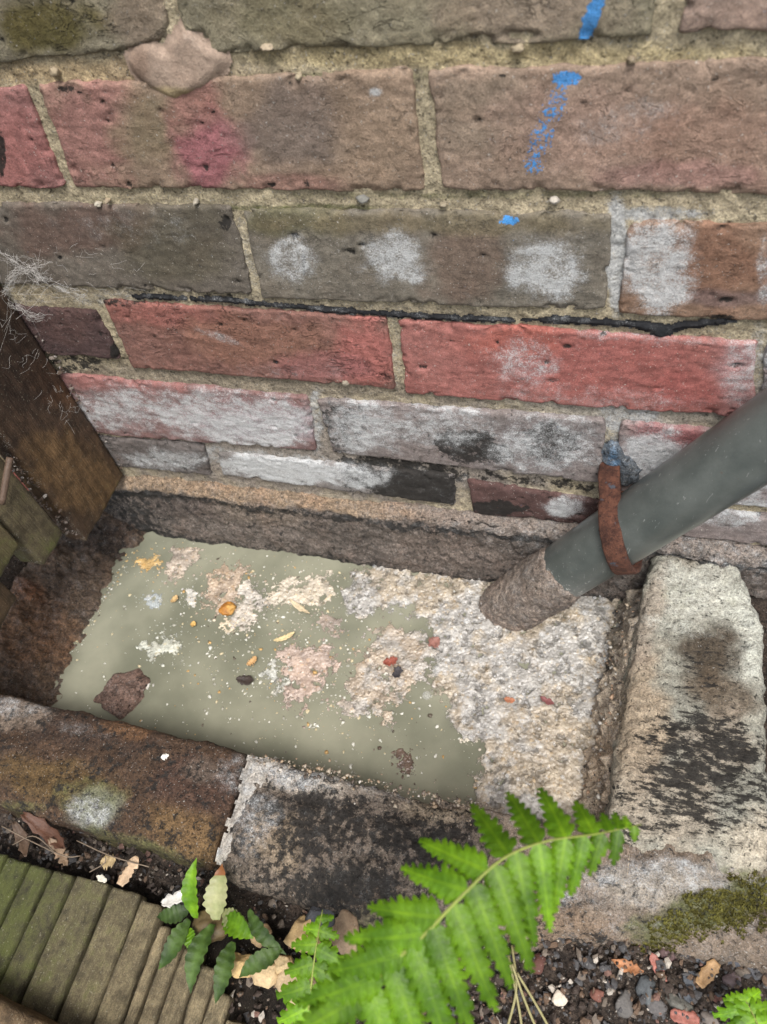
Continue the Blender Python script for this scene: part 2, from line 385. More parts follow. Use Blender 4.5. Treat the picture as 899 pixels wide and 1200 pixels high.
# ================================================================== BRICK WALL
wall = thing('brick_wall', (200, 40, -560), 'old red and grey brick wall with sandy mortar and white salt stains', 'wall')
EX = np.array([1., 0, 0]); EZ = np.array([0, 0, 1.])
def quad(TL, TR, BR, BL):
    g = lambda p: None if p is None else (np.array(p, float) if len(p) == 3 else wy(p[0], p[1], -4.))
    TL, TR, BR, BL = map(g, (TL, TR, BR, BL))
    if BR is None: BR = BL+215*EX
    if BL is None: BL = BR-215*EX
    if TL is None and TR is None: TL, TR = BL+65*EZ, BR+65*EZ
    if TR is None: TR = TL+215*EX
    if TL is None: TL = TR-215*EX
    return TL, TR, BR, BL
def wall_brick(Q, base, blobs=(), wht=(), drk=(), grn=(), pnt=(), seed=0, label=None, chips=(), h=1.45, dy=0., rough=1., edge=1., wbase=0., dbase=0., r=2.2):
    TL, TR, BR, BL = Q
    TL, TR, BR, BL = TL+.9*(EZ-EX), TR+.9*(EZ+EX), BR+.9*(EX-EZ), BL-.9*(EX+EZ)
    wd = (np.linalg.norm(TR-TL)+np.linalg.norm(BR-BL))/2; hg = (np.linalg.norm(TL-BL)+np.linalg.norm(TR-BR))/2
    D = 44.; yy = np.array([-22, -21.2, -20, -18, -15, -10, 0, 22.])
    V, n, F = block(wd, D, hg, (h, yy, h), min(r, hg*.3))
    u = V[:, 0]/wd+.5; v = V[:, 2]/hg+.5
    P = (BL*(1-u)[:, None]+BR*u[:, None])*(1-v)[:, None]+(TL*(1-u)[:, None]+TR*u[:, None])*v[:, None]
    W = P.copy(); W[:, 1] = V[:, 1]+D/2-4.+dy
    S = W+np.array([seed*91.3, 0, seed*17.7])
    # ragged outline
    e1 = fbm(S, 22, 4, 31, .62)*edge; e2 = fbm(S+500, 22, 4, 33, .62)*edge
    W[:, 0] += 1.25*e1; W[:, 2] += 1.25*e2
    cr = np.abs(fbm(S*np.array([.6, 1, 1.25]), 14, 3, 41)); cm = ss(-.1, .35, fbm(S, 34, 2, 43))
    d = rough*.8*(.7*fbm(S, 46, 3, 35)+.6*fbm(S*np.array([.6, 1, 1.3]), 7, 4, 37, .66)-1.0*cm*ss(.04, 0, cr))
    # pitted arris: surface drops near the edges
    ed = np.minimum.reduce([u*wd, (1-u)*wd, v*hg, (1-v)*hg]); pit_ = ss(.15, .6, fbm(S, 11, 3, 45))*ss(7, 0, ed)*2.6
    front = (V[:, 1] < 0)
    W += n*(d*np.where(front, 1, .3))[:, None]; W[:, 1] += pit_*front
    rs_ = np.random.RandomState(seed+900); pits = np.zeros(len(W))
    for _ in range(rs_.randint(5, 14)):
        cx_ = rs_.uniform(W[:, 0].min()+3, W[:, 0].max()-3); cz_ = rs_.uniform(W[:, 2].min()+3, W[:, 2].max()-3); pr2 = rs_.uniform(1., 2.6)
        pits = np.maximum(pits, ss(1.3, .5, np.hypot((W[:, 0]-cx_)*rs_.uniform(.5, 1.), W[:, 2]-cz_)/pr2))
    W[:, 1] += 1.5*pits*front
    for f, dep in chips: W[:, 1] += dep*f(W, .35*fbm(W, 9, 3, 47))*front
    col = paintcol(W, base, blobs, seed)
    a = attrs(W, col, field(W, wht, seed+3)+wbase, np.maximum(field(W, drk, seed+5)+dbase, .55*pits), field(W, grn, seed+7), field(W, pnt, seed+9, .12, 6))
    obj('brick', W, F, M['brick'], wall, a, label=label)

GREY, OLIVE = L(128, 112, 94), L(98, 90, 58)
BL1 = [(YB(712, 4, 10, 45, 18), 1.)]
wall_brick(quad(None, None, (203, 52), (-60, 80)), L(130, 122, 100), [(YB(55, 30, 62, 30), L(86, 78, 34), .9), (YB(170, 20, 40, 40), L(128, 108, 92), .6)], seed=1,
           chips=[(YB(205, 40, 12, 22), 3.), (YB(185, 58, 25, 8), 3)], label='grey brown brick with an olive green blotch')
wall_brick(quad(None, None, (762, 43), (226, 62)), L(132, 124, 100), [(YB(620, 10, 120, 40), L(144, 124, 106), .7), (YB(340, 20, 80, 30), L(112, 104, 72), .5)], pnt=[(YB(693, 22, 9, 40, 20), 1.)], seed=2,
           chips=[(YB(230, 52, 14, 14), 3.), (YB(560, 48, 22, 5), 3), (YB(610, 42, 20, 5), 3)])
wall_brick(quad(None, None, None, (800, 38)), L(142, 120, 106), seed=3)
wall_brick(quad(None, (28, 106), (74, 220), None), L(144, 98, 93), [(YB(20, 180, 40, 40), L(160, 100, 94), .6)], drk=[(YB(2, 180, 5, 30), .8)], seed=4, label='pinkish red brick')
wall_brick(quad((46, 102), (480, 85), (497, 225), (88, 219)), L(138, 116, 96),
           [(YB(95, 160, 55, 70, 15), L(148, 104, 95), .95), (YB(180, 150, 42, 40), L(120, 106, 82), .8), (YB(248, 185, 45, 42), L(150, 90, 94), .95), (YB(225, 120, 30, 30), L(152, 102, 94), .7),
            (YB(340, 155, 60, 50), L(112, 98, 88), .85), (YB(330, 215, 70, 12), L(142, 100, 90), .6), (YB(440, 160, 45, 60), L(142, 120, 98), .6)],
           drk=[(YB(361, 215, 7, 6), .55), (YB(77, 105, 9, 5), .7)], wht=[(YB(440, 108, 8, 6), .7)], seed=5, label='mottled brick with crimson, olive and grey patches')
wall_brick(quad((504, 86), None, None, (519, 222)), L(140, 118, 100), [(YB(560, 130, 50, 50), L(132, 116, 98), .7), (YB(700, 160, 110, 50), L(148, 119, 104), .6), (YB(840, 170, 90, 50), L(146, 114, 96), .7), (YB(800, 205, 100, 16), L(150, 108, 102), .5)],
           pnt=[(YB(664, 92, 17, 9), .95), (YB(650, 125, 15, 28, 22), .52), (YB(634, 165, 15, 40, 20), .48), (YB(625, 192, 13, 13), .56)], drk=[(YB(590, 88, 7, 4), .8), (YB(792, 230, 7, 4), .7)], wht=[(YB(725, 145, 55, 24, -20), .32)], seed=6, label='brown brick with flaked blue paint marks')
wall_brick(quad(None, (268, 245), (294, 346), None), L(100, 92, 82), [(YB(90, 270, 90, 30), L(98, 74, 64), .7), (YB(200, 290, 70, 45), L(80, 74, 56), .6)], drk=[(YB(263, 262, 9, 9), .6)], wht=[(YB(150, 265, 90, 20), .2)], seed=7, rough=.8)
wall_brick(quad((285, 248), (716, 254), (708, 364), (308, 349)), L(108, 101, 89), [(YB(340, 260, 60, 16), L(96, 92, 62), .7), (YB(540, 310, 50, 40), L(108, 84, 70), .6), (YB(500, 262, 200, 12), L(112, 100, 74), .7)],
           wht=[(YB(338, 305, 31, 28), .58), (YB(462, 302, 42, 33), .62), (YB(640, 314, 49, 37), .66)], drk=[(YB(356, 312, 2.5, 14), .8)], pnt=[(YB(596, 259, 12, 5), .95)], seed=8, rough=.7, label='dull olive grey brick with three chalky white patches')
wall_brick(quad((738, 262), None, None, (727, 367)), L(136, 107, 86), [(YB(840, 310, 60, 50), L(124, 86, 66), .7), (YB(850, 350, 60, 10), L(100, 84, 84), .6)],
           wht=[(YB(768, 318, 46, 54), .74), (YB(895, 320, 8, 40), .55)], drk=[(YB(845, 375, 22, 8), .7)], seed=9, label='brown brick with flaking white patch')
wall_brick(quad(None, (112, 366), (139, 421), None), L(82, 62, 60), [(YB(80, 385, 30, 20), L(92, 66, 60), .6)], drk=[(YB(134, 412, 6, 10), .8)], seed=10, label='dark purple brown brick')
wall_brick(quad((122, 354), (450, 375), (462, 456), (155, 430)), L(132, 92, 81), [(YB(200, 370, 70, 14, 5), L(156, 94, 84), .8), (YB(300, 400, 90, 28, 6), L(138, 96, 78), .8), (YB(430, 415, 36, 40), L(174, 100, 92), .8), (YB(370, 430, 60, 16), L(150, 92, 90), .6)],
           wht=[(YB(250, 392, 30, 5, 20), .45), (YB(350, 435, 80, 10), .2)], drk=[(YB(140, 355, 30, 4), .5)], seed=11, label='brownish red brick')
wall_brick(quad((467, 377), (886, 404), (880, 489), (477, 462)), L(150, 90, 82), [(YB(500, 410, 40, 40), L(152, 96, 88), .7), (YB(700, 430, 120, 36, 5), L(148, 82, 75), .7), (YB(865, 440, 30, 50), L(154, 112, 110), .7), (YB(600, 400, 60, 20), L(160, 84, 70), .6), (YB(800, 460, 50, 20), L(150, 78, 72), .6)],
           wht=[(YB(620, 425, 44, 28), .48), (YB(868, 432, 30, 46), .52), (YB(700, 465, 150, 14, 4), .3), (YB(760, 395, 100, 8, 3), .4)], seed=12, label='bright red brick with a powdery white right end')
wall_brick(quad((900, 405), None, None, (893, 490)), L(130, 110, 104), wht=[(YB(910, 440, 40, 40), .6)], seed=13)
TLx = wy(85, 440)-60*EX; BLx = wy(125, 512)-60*EX
wall_brick(quad(TLx, (360, 468), (369, 528), BLx), L(124, 92, 88), [(YB(150, 448, 80, 12, 5), L(150, 96, 90), .8), (YB(260, 480, 70, 14), L(126, 76, 76), .7), (YB(300, 500, 80, 18), L(150, 140, 146), .6)], wht=[(YB(150, 480, 70, 26), .5), (YB(270, 492, 110, 30, 4), .58), (YB(300, 515, 60, 12), .6)], seed=14, wbase=.1, dbase=.1, label='purplish red brick under crusty white salts')
wall_brick(quad((373, 470), (708, 494), (703, 566), (390, 530)), L(120, 110, 106), [(YB(480, 480, 90, 16, 3), L(134, 120, 116), .6), (YB(640, 520, 60, 30), L(110, 98, 96), .6)], wht=[(YB(425, 500, 50, 34), .56), (YB(520, 498, 70, 30, 3), .48), (YB(640, 525, 70, 36), .5)], drk=[(YB(555, 525, 46, 18, 6), .55), (YB(645, 520, 36, 20), .48), (YB(450, 548, 60, 8), .6), (YB(400, 500, 30, 30), .3)], seed=15, wbase=.06, dbase=.2, label='grey brick bleached by salts')
wall_brick(quad((728, 497), None, None, (722, 576)), L(146, 128, 124), [(YB(790, 512, 46, 13, 5), L(152, 88, 88), .9)], wht=[(YB(760, 535, 44, 30), .7), (YB(850, 580, 60, 40), .62)], seed=16, wbase=.1)
TLx = wy(128, 516)-60*EX; BLx = wy(140, 547)-60*EX
wall_brick(quad(TLx, (237, 524), (246, 557), BLx), L(104, 96, 92), wht=[(YB(200, 540, 50, 14), .5)], seed=17, h=1.5, dbase=.2, wbase=.12, label='thin grey brick, partly buried')
wall_brick(quad((256, 532), (530, 560), (532, 592), (262, 557)), L(118, 112, 108), wht=[(YB(330, 550, 85, 16, 5), .75), (YB(420, 560, 40, 12), .6)], drk=[(YB(490, 572, 60, 24, 5), .8), (YB(430, 562, 40, 14), .5)], seed=18, h=1.5, dbase=.18, wbase=.08, label='thin brick with a black sooty right end')
wall_brick(quad((548, 566), (700, 588), (695, 616), (556, 601)), L(84, 60, 56), wht=[(YB(665, 595, 26, 12), .68)], drk=[(YB(580, 596, 40, 8), .7)], seed=19, h=1.5, dbase=.14, label='thin dark brown brick')
wall_brick(quad((716, 586), None, None, (712, 618)), L(126, 114, 110), wht=[(YB(850, 600, 60, 20), .6)], seed=20, h=1.5)

# neighbours just outside the picture
for k, (px0, py0, sx) in enumerate([(519, 222, 225), (-60, 80, -225), (727, 367, 225)]):
    p = wy(px0, py0)+sx*EX; p2 = p+215*EX
    wall_brick((p+65*EZ, p2+65*EZ, p2, p), L(138, 116, 98)*(.9+.1*k), seed=30+k)

# mortar between the bricks: one ragged bed
mx = np.arange(-190, 560, 1.8); mz = np.arange(-520, 60, 1.8)
X, Z = np.meshgrid(mx, mz, indexing='ij'); V = np.stack([X.ravel(), np.zeros(X.size), Z.ravel()], 1)
V[:, 1] = -1.3 - 1.2*fbm(V, 30, 3, 61) - 1.1*fbm(V, 6, 4, 63, .65) + 1.0*ss(-180, -330, V[:, 2])
mcol = paintcol(V, L(170, 156, 126), [(YB(560, 68, 330, 15), L(172, 154, 108), .7), (YB(90, 90, 100, 16), L(176, 148, 104), .6), (YB(700, 245, 230, 14), L(176, 160, 130), .6), (YB(750, 478, 160, 30), L(168, 160, 146), .8), (YB(400, 540, 320, 50), L(142, 132, 122), .9),
                                     (YB(200, 90, 90, 20), L(160, 140, 112), .5), (YB(300, 452, 240, 16, 3), L(138, 126, 108), .8), (YB(300, 355, 300, 10, 4), L(150, 138, 114), .7)], 60, .25)
mw = field(V, [(YB(722, 305, 14, 66), .9), (YB(770, 254, 60, 9), .7), (YB(120, 352, 60, 10), .35), (YB(300, 543, 240, 12, 6), .55), (YB(735, 500, 40, 60), .6), (YB(368, 500, 10, 40), .6), (YB(288, 300, 10, 45, -15), .4), (YB(462, 420, 8, 45), .3), (YB(890, 440, 10, 60), .5), (YB(850, 480, 60, 10), .4)], 64)
mg = field(V, [(YB(380, 92, 160, 5), .55), (YB(560, 232, 300, 5), .5), (YB(330, 246, 160, 4), .65), (YB(250, 235, 300, 6), .3)], 65)
md = field(V, [(YB(470, 552, 90, 12, 6), .7), (YB(620, 605, 70, 10, 6), .5), (YB(500, 72, 300, 4), .15), (YB(90, 420, 40, 30), .5), (YB(330, 436, 230, 4, 4), .38), (YB(680, 462, 200, 4, 4), .38), (YB(250, 348, 180, 3, 3), .3), (YB(560, 536, 150, 6, 5), .5), (YB(640, 570, 80, 6, 6), .5), (YB(190, 512, 80, 4, 5), .35)], 66)  # thin bands along the brick undersides are shadow lines painted dark
obj('mortar', V, grid(len(mx), len(mz))[:, ::-1], M['mortar'], wall, attrs(V, mcol, mw, md, mg))
# solid core of the wall and the courses outside the picture
V, n, F = block(4000, 100, 2600, (4000, 100, 2600), 0.001); V += np.array([200, 56, 700])
obj('core', V, F, M['mortar'], wall, attrs(V, L(150, 132, 98)), smooth=False)
parts = []
rs = np.random.RandomState(4)
for row in range(-6, 27):
    zc = -40+75*row; 
    for c in range(-8, 9):
        xc = c*225+(112 if row % 2 else 0)+118
        if row < 1 and -110-118 < xc < 560+118: continue
        b = block(214, 24, 64, (214, 24, 64), 1.5)
        V = b[0]+np.array([xc, 8+rs.uniform(-1, 1), zc]); cc = [L(122, 98, 82), L(104, 84, 72), L(146, 78, 66), L(128, 110, 92)][rs.randint(4)]
        parts.append((V, b[2], attrs(V, cc*rs.uniform(.85, 1.15), pnt=zeros(V))))
V, F, A = join(parts); obj('upper_brickwork', V, F, M['brick'], wall, A, smooth=False, kind='stuff')

def sheet(poly, to3, N, h, hfn, colfn, name, mat, taper=5., warp=2., wscale=9., seed=0, sink=1.5, parent=None, **kw):
    """raised patch lying on a surface: poly in plane coordinates (mm), to3 maps (u, v, height) to xyz"""
    poly = np.array(poly, float); lo, hi = poly.min(0)-6, poly.max(0)+6
    us = np.arange(lo[0], hi[0]+h, h); vs = np.arange(lo[1], hi[1]+h, h)
    U, W_ = np.meshgrid(us, vs, indexing='ij'); P2 = np.stack([U.ravel(), W_.ravel()], 1)
    P3 = np.stack([P2[:, 0], P2[:, 1], np.full(len(P2), seed*13.3)], 1)
    d = sdf_poly(P2, poly)+warp*fbm(P3, wscale, 4, seed)
    t = np.sqrt(np.clip(d/taper, 0, 1)); hh = hfn(P3, d)*t-sink*(1-t)
    F = grid(len(us), len(vs)); keep = (d[F] > -h*1.2).any(1); F = F[keep]
    used = np.unique(F); re = np.full(len(P2), -1); re[used] = np.arange(len(used)); F = re[F]
    V = to3(P2[used], hh[used])
    A = colfn(V, d[used])
    if N: F = F[:, ::-1]
    return obj(name, V, F, mat, parent, A, **kw)
def on_wall(P2, hh): return np.stack([P2[:, 0], -4.-hh, P2[:, 1]], 1)
def wp(pts): return [(lambda p: (p[0], p[2]))(wy(x, y, -5.)) for x, y in pts]
# pinkish mortar daub
sheet(wp([(147, 68), (158, 54), (178, 54), (192, 60), (202, 44), (212, 32), (224, 36), (234, 50), (262, 61), (266, 74), (256, 88), (240, 102), (222, 113), (203, 118), (184, 111), (168, 98), (154, 84)]), on_wall, True, 1.3,
      lambda P, d: 1.5+.8*fbm(P, 16, 3, 3), lambda V, d: attrs(V, paintcol(V, L(156, 134, 116), [(YB(205, 112, 50, 10), L(170, 150, 108), .8), (YB(165, 75, 14, 22), L(136, 110, 92), .7)], 71, .1)), 'mortar_daub', M['smooth_mortar'], 4, 1.2, parent=wall, label='smooth pinkish mortar smeared over the bed joint')
# bitumen along the damp course: separate ragged smears
def strip(pts, widths):
    a = spline(wp(pts), 60); wd = np.interp(np.linspace(0, 1, 60), np.linspace(0, 1, len(widths)), widths)
    t = np.gradient(a, axis=0); t /= np.linalg.norm(t, axis=1)[:, None]; nrm = np.stack([-t[:, 1], t[:, 0]], 1)
    return np.concatenate([a+nrm*wd[:, None], (a-nrm*wd[:, None])[::-1]])
BT = [([(155, 350), (185, 351), (215, 352)], [.2, 1.0, .3], None), ([(222, 353), (260, 354), (300, 358), (330, 361)], [.3, 1.1, .5, .3], None), ([(335, 361), (380, 365), (430, 369), (470, 372)], [.3, 1.3, .7, .9], 'thin black bitumen smear along the damp course'),
      ([(470, 372), (520, 375), (575, 377), (600, 378)], [.8, 1.1, .8, .2], None), ([(612, 378), (660, 378), (700, 381), (742, 383)], [.2, 1.1, 1.5, .8], None), ([(735, 383), (760, 386), (776, 391), (800, 385), (860, 379)], [.8, 2.2, 3.6, 1.2, .2], 'black bitumen daub running over the red brick')]
for k, (pts, wds, lab) in enumerate(BT):
    sheet(strip(pts, wds), on_wall, True, .9, lambda P, d: .5+.7*fbm(P, 5, 3, 3), lambda V, d: attrs(V, L(30, 31, 34), .18+.25*fbm(V, 9, 3, 4), zeros(V)), 'bitumen_smear', M['smooth_mortar'], 2.0, 1.5, 5, 3+k, parent=wall, label=lab)
# small pebbles showing in the joints
for k, (x, y, rx, ry, c) in enumerate([(314, 55, 9, 4, L(190, 170, 140)), (425, 233, 9, 6, L(130, 128, 120)), (64, 84, 6, 6, L(176, 156, 124)), (607, 57, 7, 5, L(178, 160, 128)), (115, 239, 6, 4, L(196, 186, 164)), (126, 235, 4, 3, L(180, 160, 130)), (650, 234, 6, 4, L(196, 186, 170)), (740, 70, 5, 4, L(150, 132, 104)), (230, 236, 4, 3, L(180, 170, 150)), (520, 240, 5, 3, L(160, 146, 120)), (405, 448, 7, 6, L(170, 158, 136)), (350, 90, 4, 3, L(176, 160, 130))]):
    p = wy(x, y, -3.5); V, F = rock(p, (rx*.42, 2.6, ry*.42), 3, .4, 0, 700+k); obj('pebble', V, F, M['stone'], wall, attrs(V, c*.72))

# rendered plinth at the foot
px_ = np.arange(-140, 540, 1.9); prof = np.array([(2, -431), (-4, -433), (-8, -436.5), (-11, -441.5), (-11.5, -447), (-13, -470), (-15, -495), (-17, -520), (-20, -565)], float)
pr = spline(prof, 76); X, K = np.meshgrid(px_, np.arange(len(pr)), indexing='ij'); K = K.ravel(); X = X.ravel()
tn = np.gradient(pr, axis=0); tn /= np.linalg.norm(tn, axis=1)[:, None]; nr = np.stack([tn[:, 1], -tn[:, 0]], 1)
V = np.stack([X, pr[K, 0], pr[K, 1]], 1); S = V*np.array([.75, 1, 1.2])
lift = 3.5*fbm(np.stack([X, X*0, X*0], 1), 60, 3, 87)+ss(130, 300, X)*6-3*ss(0, -120, X)
V[:, 2] += lift*ss(-470, -440, V[:, 2])
dd = 2.6*fbm(S, 26, 4, 81)+2.0*fbm(S, 7, 4, 83, .62)-3.4*ss(.08, 0, np.abs(fbm(S*np.array([.35, 1, 1.6]), 20, 3, 85)))*ss(130, 260, X)
V[:, 1] += nr[K, 0]*-dd*np.sign(-nr[K, 0]); V[:, 2] += np.abs(nr[K, 1])*dd
pc = paintcol(V, L(104, 93, 84), [(blob('y', -13., 300, 600, 60, 14, 8), L(132, 116, 100), .6), (blob('y', -13., 520, 640, 60, 20, 8), L(120, 104, 92), .6), (blob('y', -13., 220, 595, 40, 12, 8), L(84, 72, 66), .6)], 88, .4)
top = ss(-444, -439, V[:, 2]-lift+3*fbm(V, 12, 4, 89))[:, None]; sx_ = ss(130, 230, X+22*fbm(V, 25, 3, 86))[:, None]; sandc = sx_*L(126, 113, 102)+(1-sx_)*L(142, 119, 94); pc = pc*(1-top)+sandc*top
pc *= (1-.35*ss(-508, -516, V[:, 2]))[:, None]
pd = .20+.14*fbm(V, 30, 3, 90)+.4*ss(-500, -518, V[:, 2])+.35*ss(-20, -110, X)*(1-top[:, 0])-.5*top[:, 0]+.40*ss(-442, -447, V[:, 2]-lift)*ss(-456, -449, V[:, 2]-lift)  # left end darkened: shade from the fence painted into the colour
obj('plinth', V, grid(len(px_), len(pr)), M['plinth'], wall, attrs(V, pc, .18*ss(-470, -440, V[:, 2])+.18*ss(200, 330, X), pd), label='rough wet render fillet along the foot of the wall')

# ================================================================== FENCE at the left, square to the wall
fence = thing('timber_fence', (-106, -150, -480), 'dark timber fence boards ending above the pool at left', 'fence')
def board(y0, y1, zb, xf, th, base, seed, ztop=420, grn=0., label=None, blobs=(), skew=0.):
    zs = np.concatenate([np.arange(zb, -160, 2.6), np.linspace(-150, ztop, 12)]); c = (zb+ztop)/2
    V, n, F = block(th, y1-y0, ztop-zb, (4., 2.4, zs-c), 2.2)
    V += np.array([xf-th/2, (y0+y1)/2, c]); S = V*np.array([1, 1, .2])
    V += n*(1.0*fbm(S+seed*50, 16, 4, seed)+.35*fbm(V, 4, 2, seed))[:, None]
    lowz = ss(zb+30, zb, V[:, 2]); V[:, 2] += lowz*(2*fbm(V*np.array([1, 1, 0]), 18, 3, seed+4)+skew*(V[:, 1]-(y0+y1)/2))
    col = paintcol(V, base, blobs, seed, .3)
    ev = np.minimum(V[:, 1]-y0, y1-V[:, 1])
    obj('board', V, F, M['fence'], fence, attrs(V, col, .35*ss(3, 0, ev)*ss(-.2, .3, fbm(V, 12, 2, seed+9)), .55*ss(-250, -180, V[:, 2])+.1, np.full(len(V), grn)+.25*lowz), label=label)
XB = lambda *a: blob('x', -90., *a)
board(-83, -5, -431, -89, 20, L(68, 50, 36), 21, label='wide dark brown board against the wall', blobs=[(XB(95, 560, 34, 60, -55), L(102, 76, 46), .8), (XB(60, 450, 20, 40, -55), L(84, 54, 30), .7), (XB(20, 420, 50, 60), L(46, 34, 27), .7)])
board(-131, -97, -396, -85, 24, L(98, 87, 64), 22, grn=.25, label='narrow olive tan board')
board(-172, -135, -358, -82, 22, L(102, 90, 62), 23, grn=.3, label='olive board with the shortest end')
board(-215, -160, -402, -96, 16, L(74, 56, 38), 24, label='brown board set behind the others')
board(-300, -217, -398, -90, 20, L(84, 58, 34), 25)
board(-385, -302, -400, -90, 20, L(84, 58, 34), 26)
V, n, F = block(34, 520, 60, (34, 520, 60), 3); V += np.array([-128, -250, 200]); obj('rail', V, F, M['fence'], fence, attrs(V, L(80, 56, 34)))

# ================================================================== GULLY
WATER = -514.
V = np.array([[x, y, WATER] for x, y in ((-170, -262), (430, -262), (430, 20), (-170, 20))]); 
s = NT('murky_water'); a = s.noise(70, 3, .5, 3); b = s.noise(9, 3, .6, 7); f = s.noise(1.1, 2, .5, 17)
c = s.mix(s.step(a, .3, .7), L(106, 107, 89), L(136, 135, 114)); c = s.mul(c, s.ma('ADD', .90, s.ma('MULTIPLY', b, .2)))
c = s.mix(s.ma('MULTIPLY', s.step(f, .70, .78), .35), c, (.42, .42, .34))
s.bump(s.ma('ADD', s.noise(45, 2, .5, 27), s.ma('MULTIPLY', b, .1)), .35, .6); M['water'] = s.out(c, .05, .5); s.b.inputs['IOR'].default_value = 1.33
xs = np.linspace(-170, 430, 61); ys = np.linspace(-262, 20, 31); X, Y = np.meshgrid(xs, ys, indexing='ij')
V = np.stack([X.ravel(), Y.ravel(), np.full(X.size, WATER)], 1)
obj('water', V, grid(61, 31), M['water'], kind='structure')

# mud bank under the fence
bx_ = np.arange(-175, -70, 1.6); by_ = np.arange(-262, 5, 1.6); X, Y = np.meshgrid(bx_, by_, indexing='ij')
V = np.stack([X.ravel(), Y.ravel(), np.zeros(X.size)], 1)
edge = np.interp(V[:, 1], [-262, -215, -190, -150, -110, -70, -40, -12, 10], [-92, -95, -98, -101, -105, -106, -102, -88, -66])+6*fbm(V, 34, 4, 91, .55)
d = edge-V[:, 0]; V[:, 2] = WATER-14+np.where(d > -20, 30*ss(-14, 26, d)+24*ss(14, 70, d), 0)
mn = (5.0*fbm(V, 17, 4, 92, .6)+2.6*fbm(V, 5, 3, 93))*ss(-18, 5, d); V[:, 2] += mn; V[:, 0] += .35*mn
mc = paintcol(V, L(92, 72, 54), [(blob('z', -490, 40, 740, 40, 40), L(124, 88, 58), .6), (blob('z', -490, 100, 680, 24, 34), L(112, 92, 74), .6), (blob('z', -480, 30, 690, 16, 12), L(124, 74, 40), .7), (blob('z', -490, 90, 620, 50, 25), L(50, 40, 34), .6)], 94, .35)
obj('mud_bank', V, grid(len(bx_), len(by_)), M['mud'], attrs=attrs(V, mc, .14+.14*fbm(V, 14, 3, 95), .10+.2*ss(-80, -20, V[:, 1])), kind='structure')

KT = -445.
kerb = thing('gully_kerb', (100, -270, -540), 'low kerb of two worn bricks along the near side of the flooded gully', 'kerb')
def ZB(*a): return blob('z', KT, *a)
def kblock(x0, x1, y0, y1, z0, z1, h, r, n1, n2, seed, shape=None):
    V, n, F = block(x1-x0, y1-y0, z1-z0, (h, h, h*1.6), r); V += np.array([(x0+x1)/2, (y0+y1)/2, (z0+z1)/2])
    V += n*(n1*fbm(V, 38, 4, seed)+1.25*n2*fbm(V, 7, 4, seed+3, .66))[:, None]
    if shape: V = shape(V, n)
    return V, n, F
def sh1(V, n):
    V[:, 1] += np.interp(V[:, 0], [-140, -60, 60, 125], [3, 1, -1, -3]); V[:, 2] -= 5*ss(-285, -312, V[:, 1]); return V
V, n, F = kblock(-150, 120, -305, -226, -545, KT, 2., 7, 2.2, .9, 101, sh1)
col = paintcol(V, L(76, 56, 40), [(ZB(90, 850, 110, 25, 12), L(60, 44, 34), .8), (ZB(60, 915, 70, 25, 10), L(98, 76, 42), .75), (ZB(220, 975, 55, 28, 15), L(112, 86, 52), .8), (ZB(230, 920, 60, 30, 15), L(74, 52, 42), .7), (ZB(110, 945, 30, 22), L(120, 124, 104), .8),
               (ZB(20, 835, 40, 18), L(132, 116, 100), .6), (ZB(150, 850, 30, 16), L(120, 84, 52), .6), (ZB(240, 905, 22, 14), L(104, 92, 80), .5), (ZB(275, 960, 14, 50, 20), L(120, 92, 74), .8)], 102, .25)
obj('brick', V, F, M['kerb'], kerb, attrs(V, col, field(V, [(ZB(105, 950, 30, 18), .48), (ZB(280, 905, 26, 26), .4), (ZB(90, 855, 40, 8, 14), .25), (ZB(15, 830, 36, 14), .42), (ZB(185, 1012, 22, 10), .6)], 103), (.28+.14*fbm(V, 22, 3, 106))+field(V, [(ZB(160, 815, 180, 16, 13), .3), (ZB(80, 990, 120, 14, 14), .5)], 104), field(V, [(ZB(100, 930, 50, 22), .5), (ZB(150, 990, 90, 16, 14), .55), (ZB(20, 945, 40, 10), .5)], 105)), label='rust brown kerb brick with yellow and green staining')
def sh2(V, n):
    V[:, 1] += np.interp(V[:, 0], [125, 200, 300], [0, -3, -7]); V[:, 2] -= 12*ss(-286, -318, V[:, 1])+3*ss(-262, -240, V[:, 1]); return V
V, n, F = kblock(127, 302, -312, -229, -545, KT+1, 1.9, 9, 2.8, 1.4, 111, sh2)
col = paintcol(V, L(104, 92, 80), [(ZB(350, 910, 80, 20, 12), L(176, 164, 148), .7), (ZB(320, 980, 40, 30), L(140, 122, 98), .7), (ZB(520, 945, 50, 20), L(150, 134, 110), .7), (ZB(420, 1050, 60, 20), L(80, 66, 54), .7)], 112, .25)
obj('brick', V, F, M['kerb'], kerb, attrs(V, col, .06+field(V, [(ZB(335, 905, 60, 18, 10), .5), (ZB(450, 918, 90, 12, 12), .42), (ZB(300, 960, 26, 40, 20), .4)], 113), (.40+.1*fbm(V, 20, 3, 116))+field(V, [(ZB(370, 960, 55, 36, 10), .26), (ZB(480, 985, 60, 26, 10), .25), (ZB(400, 1040, 60, 26), .3)], 114), field(V, [(ZB(430, 1072, 40, 12), .5)], 115)), label='kerb brick blotched black and tan')
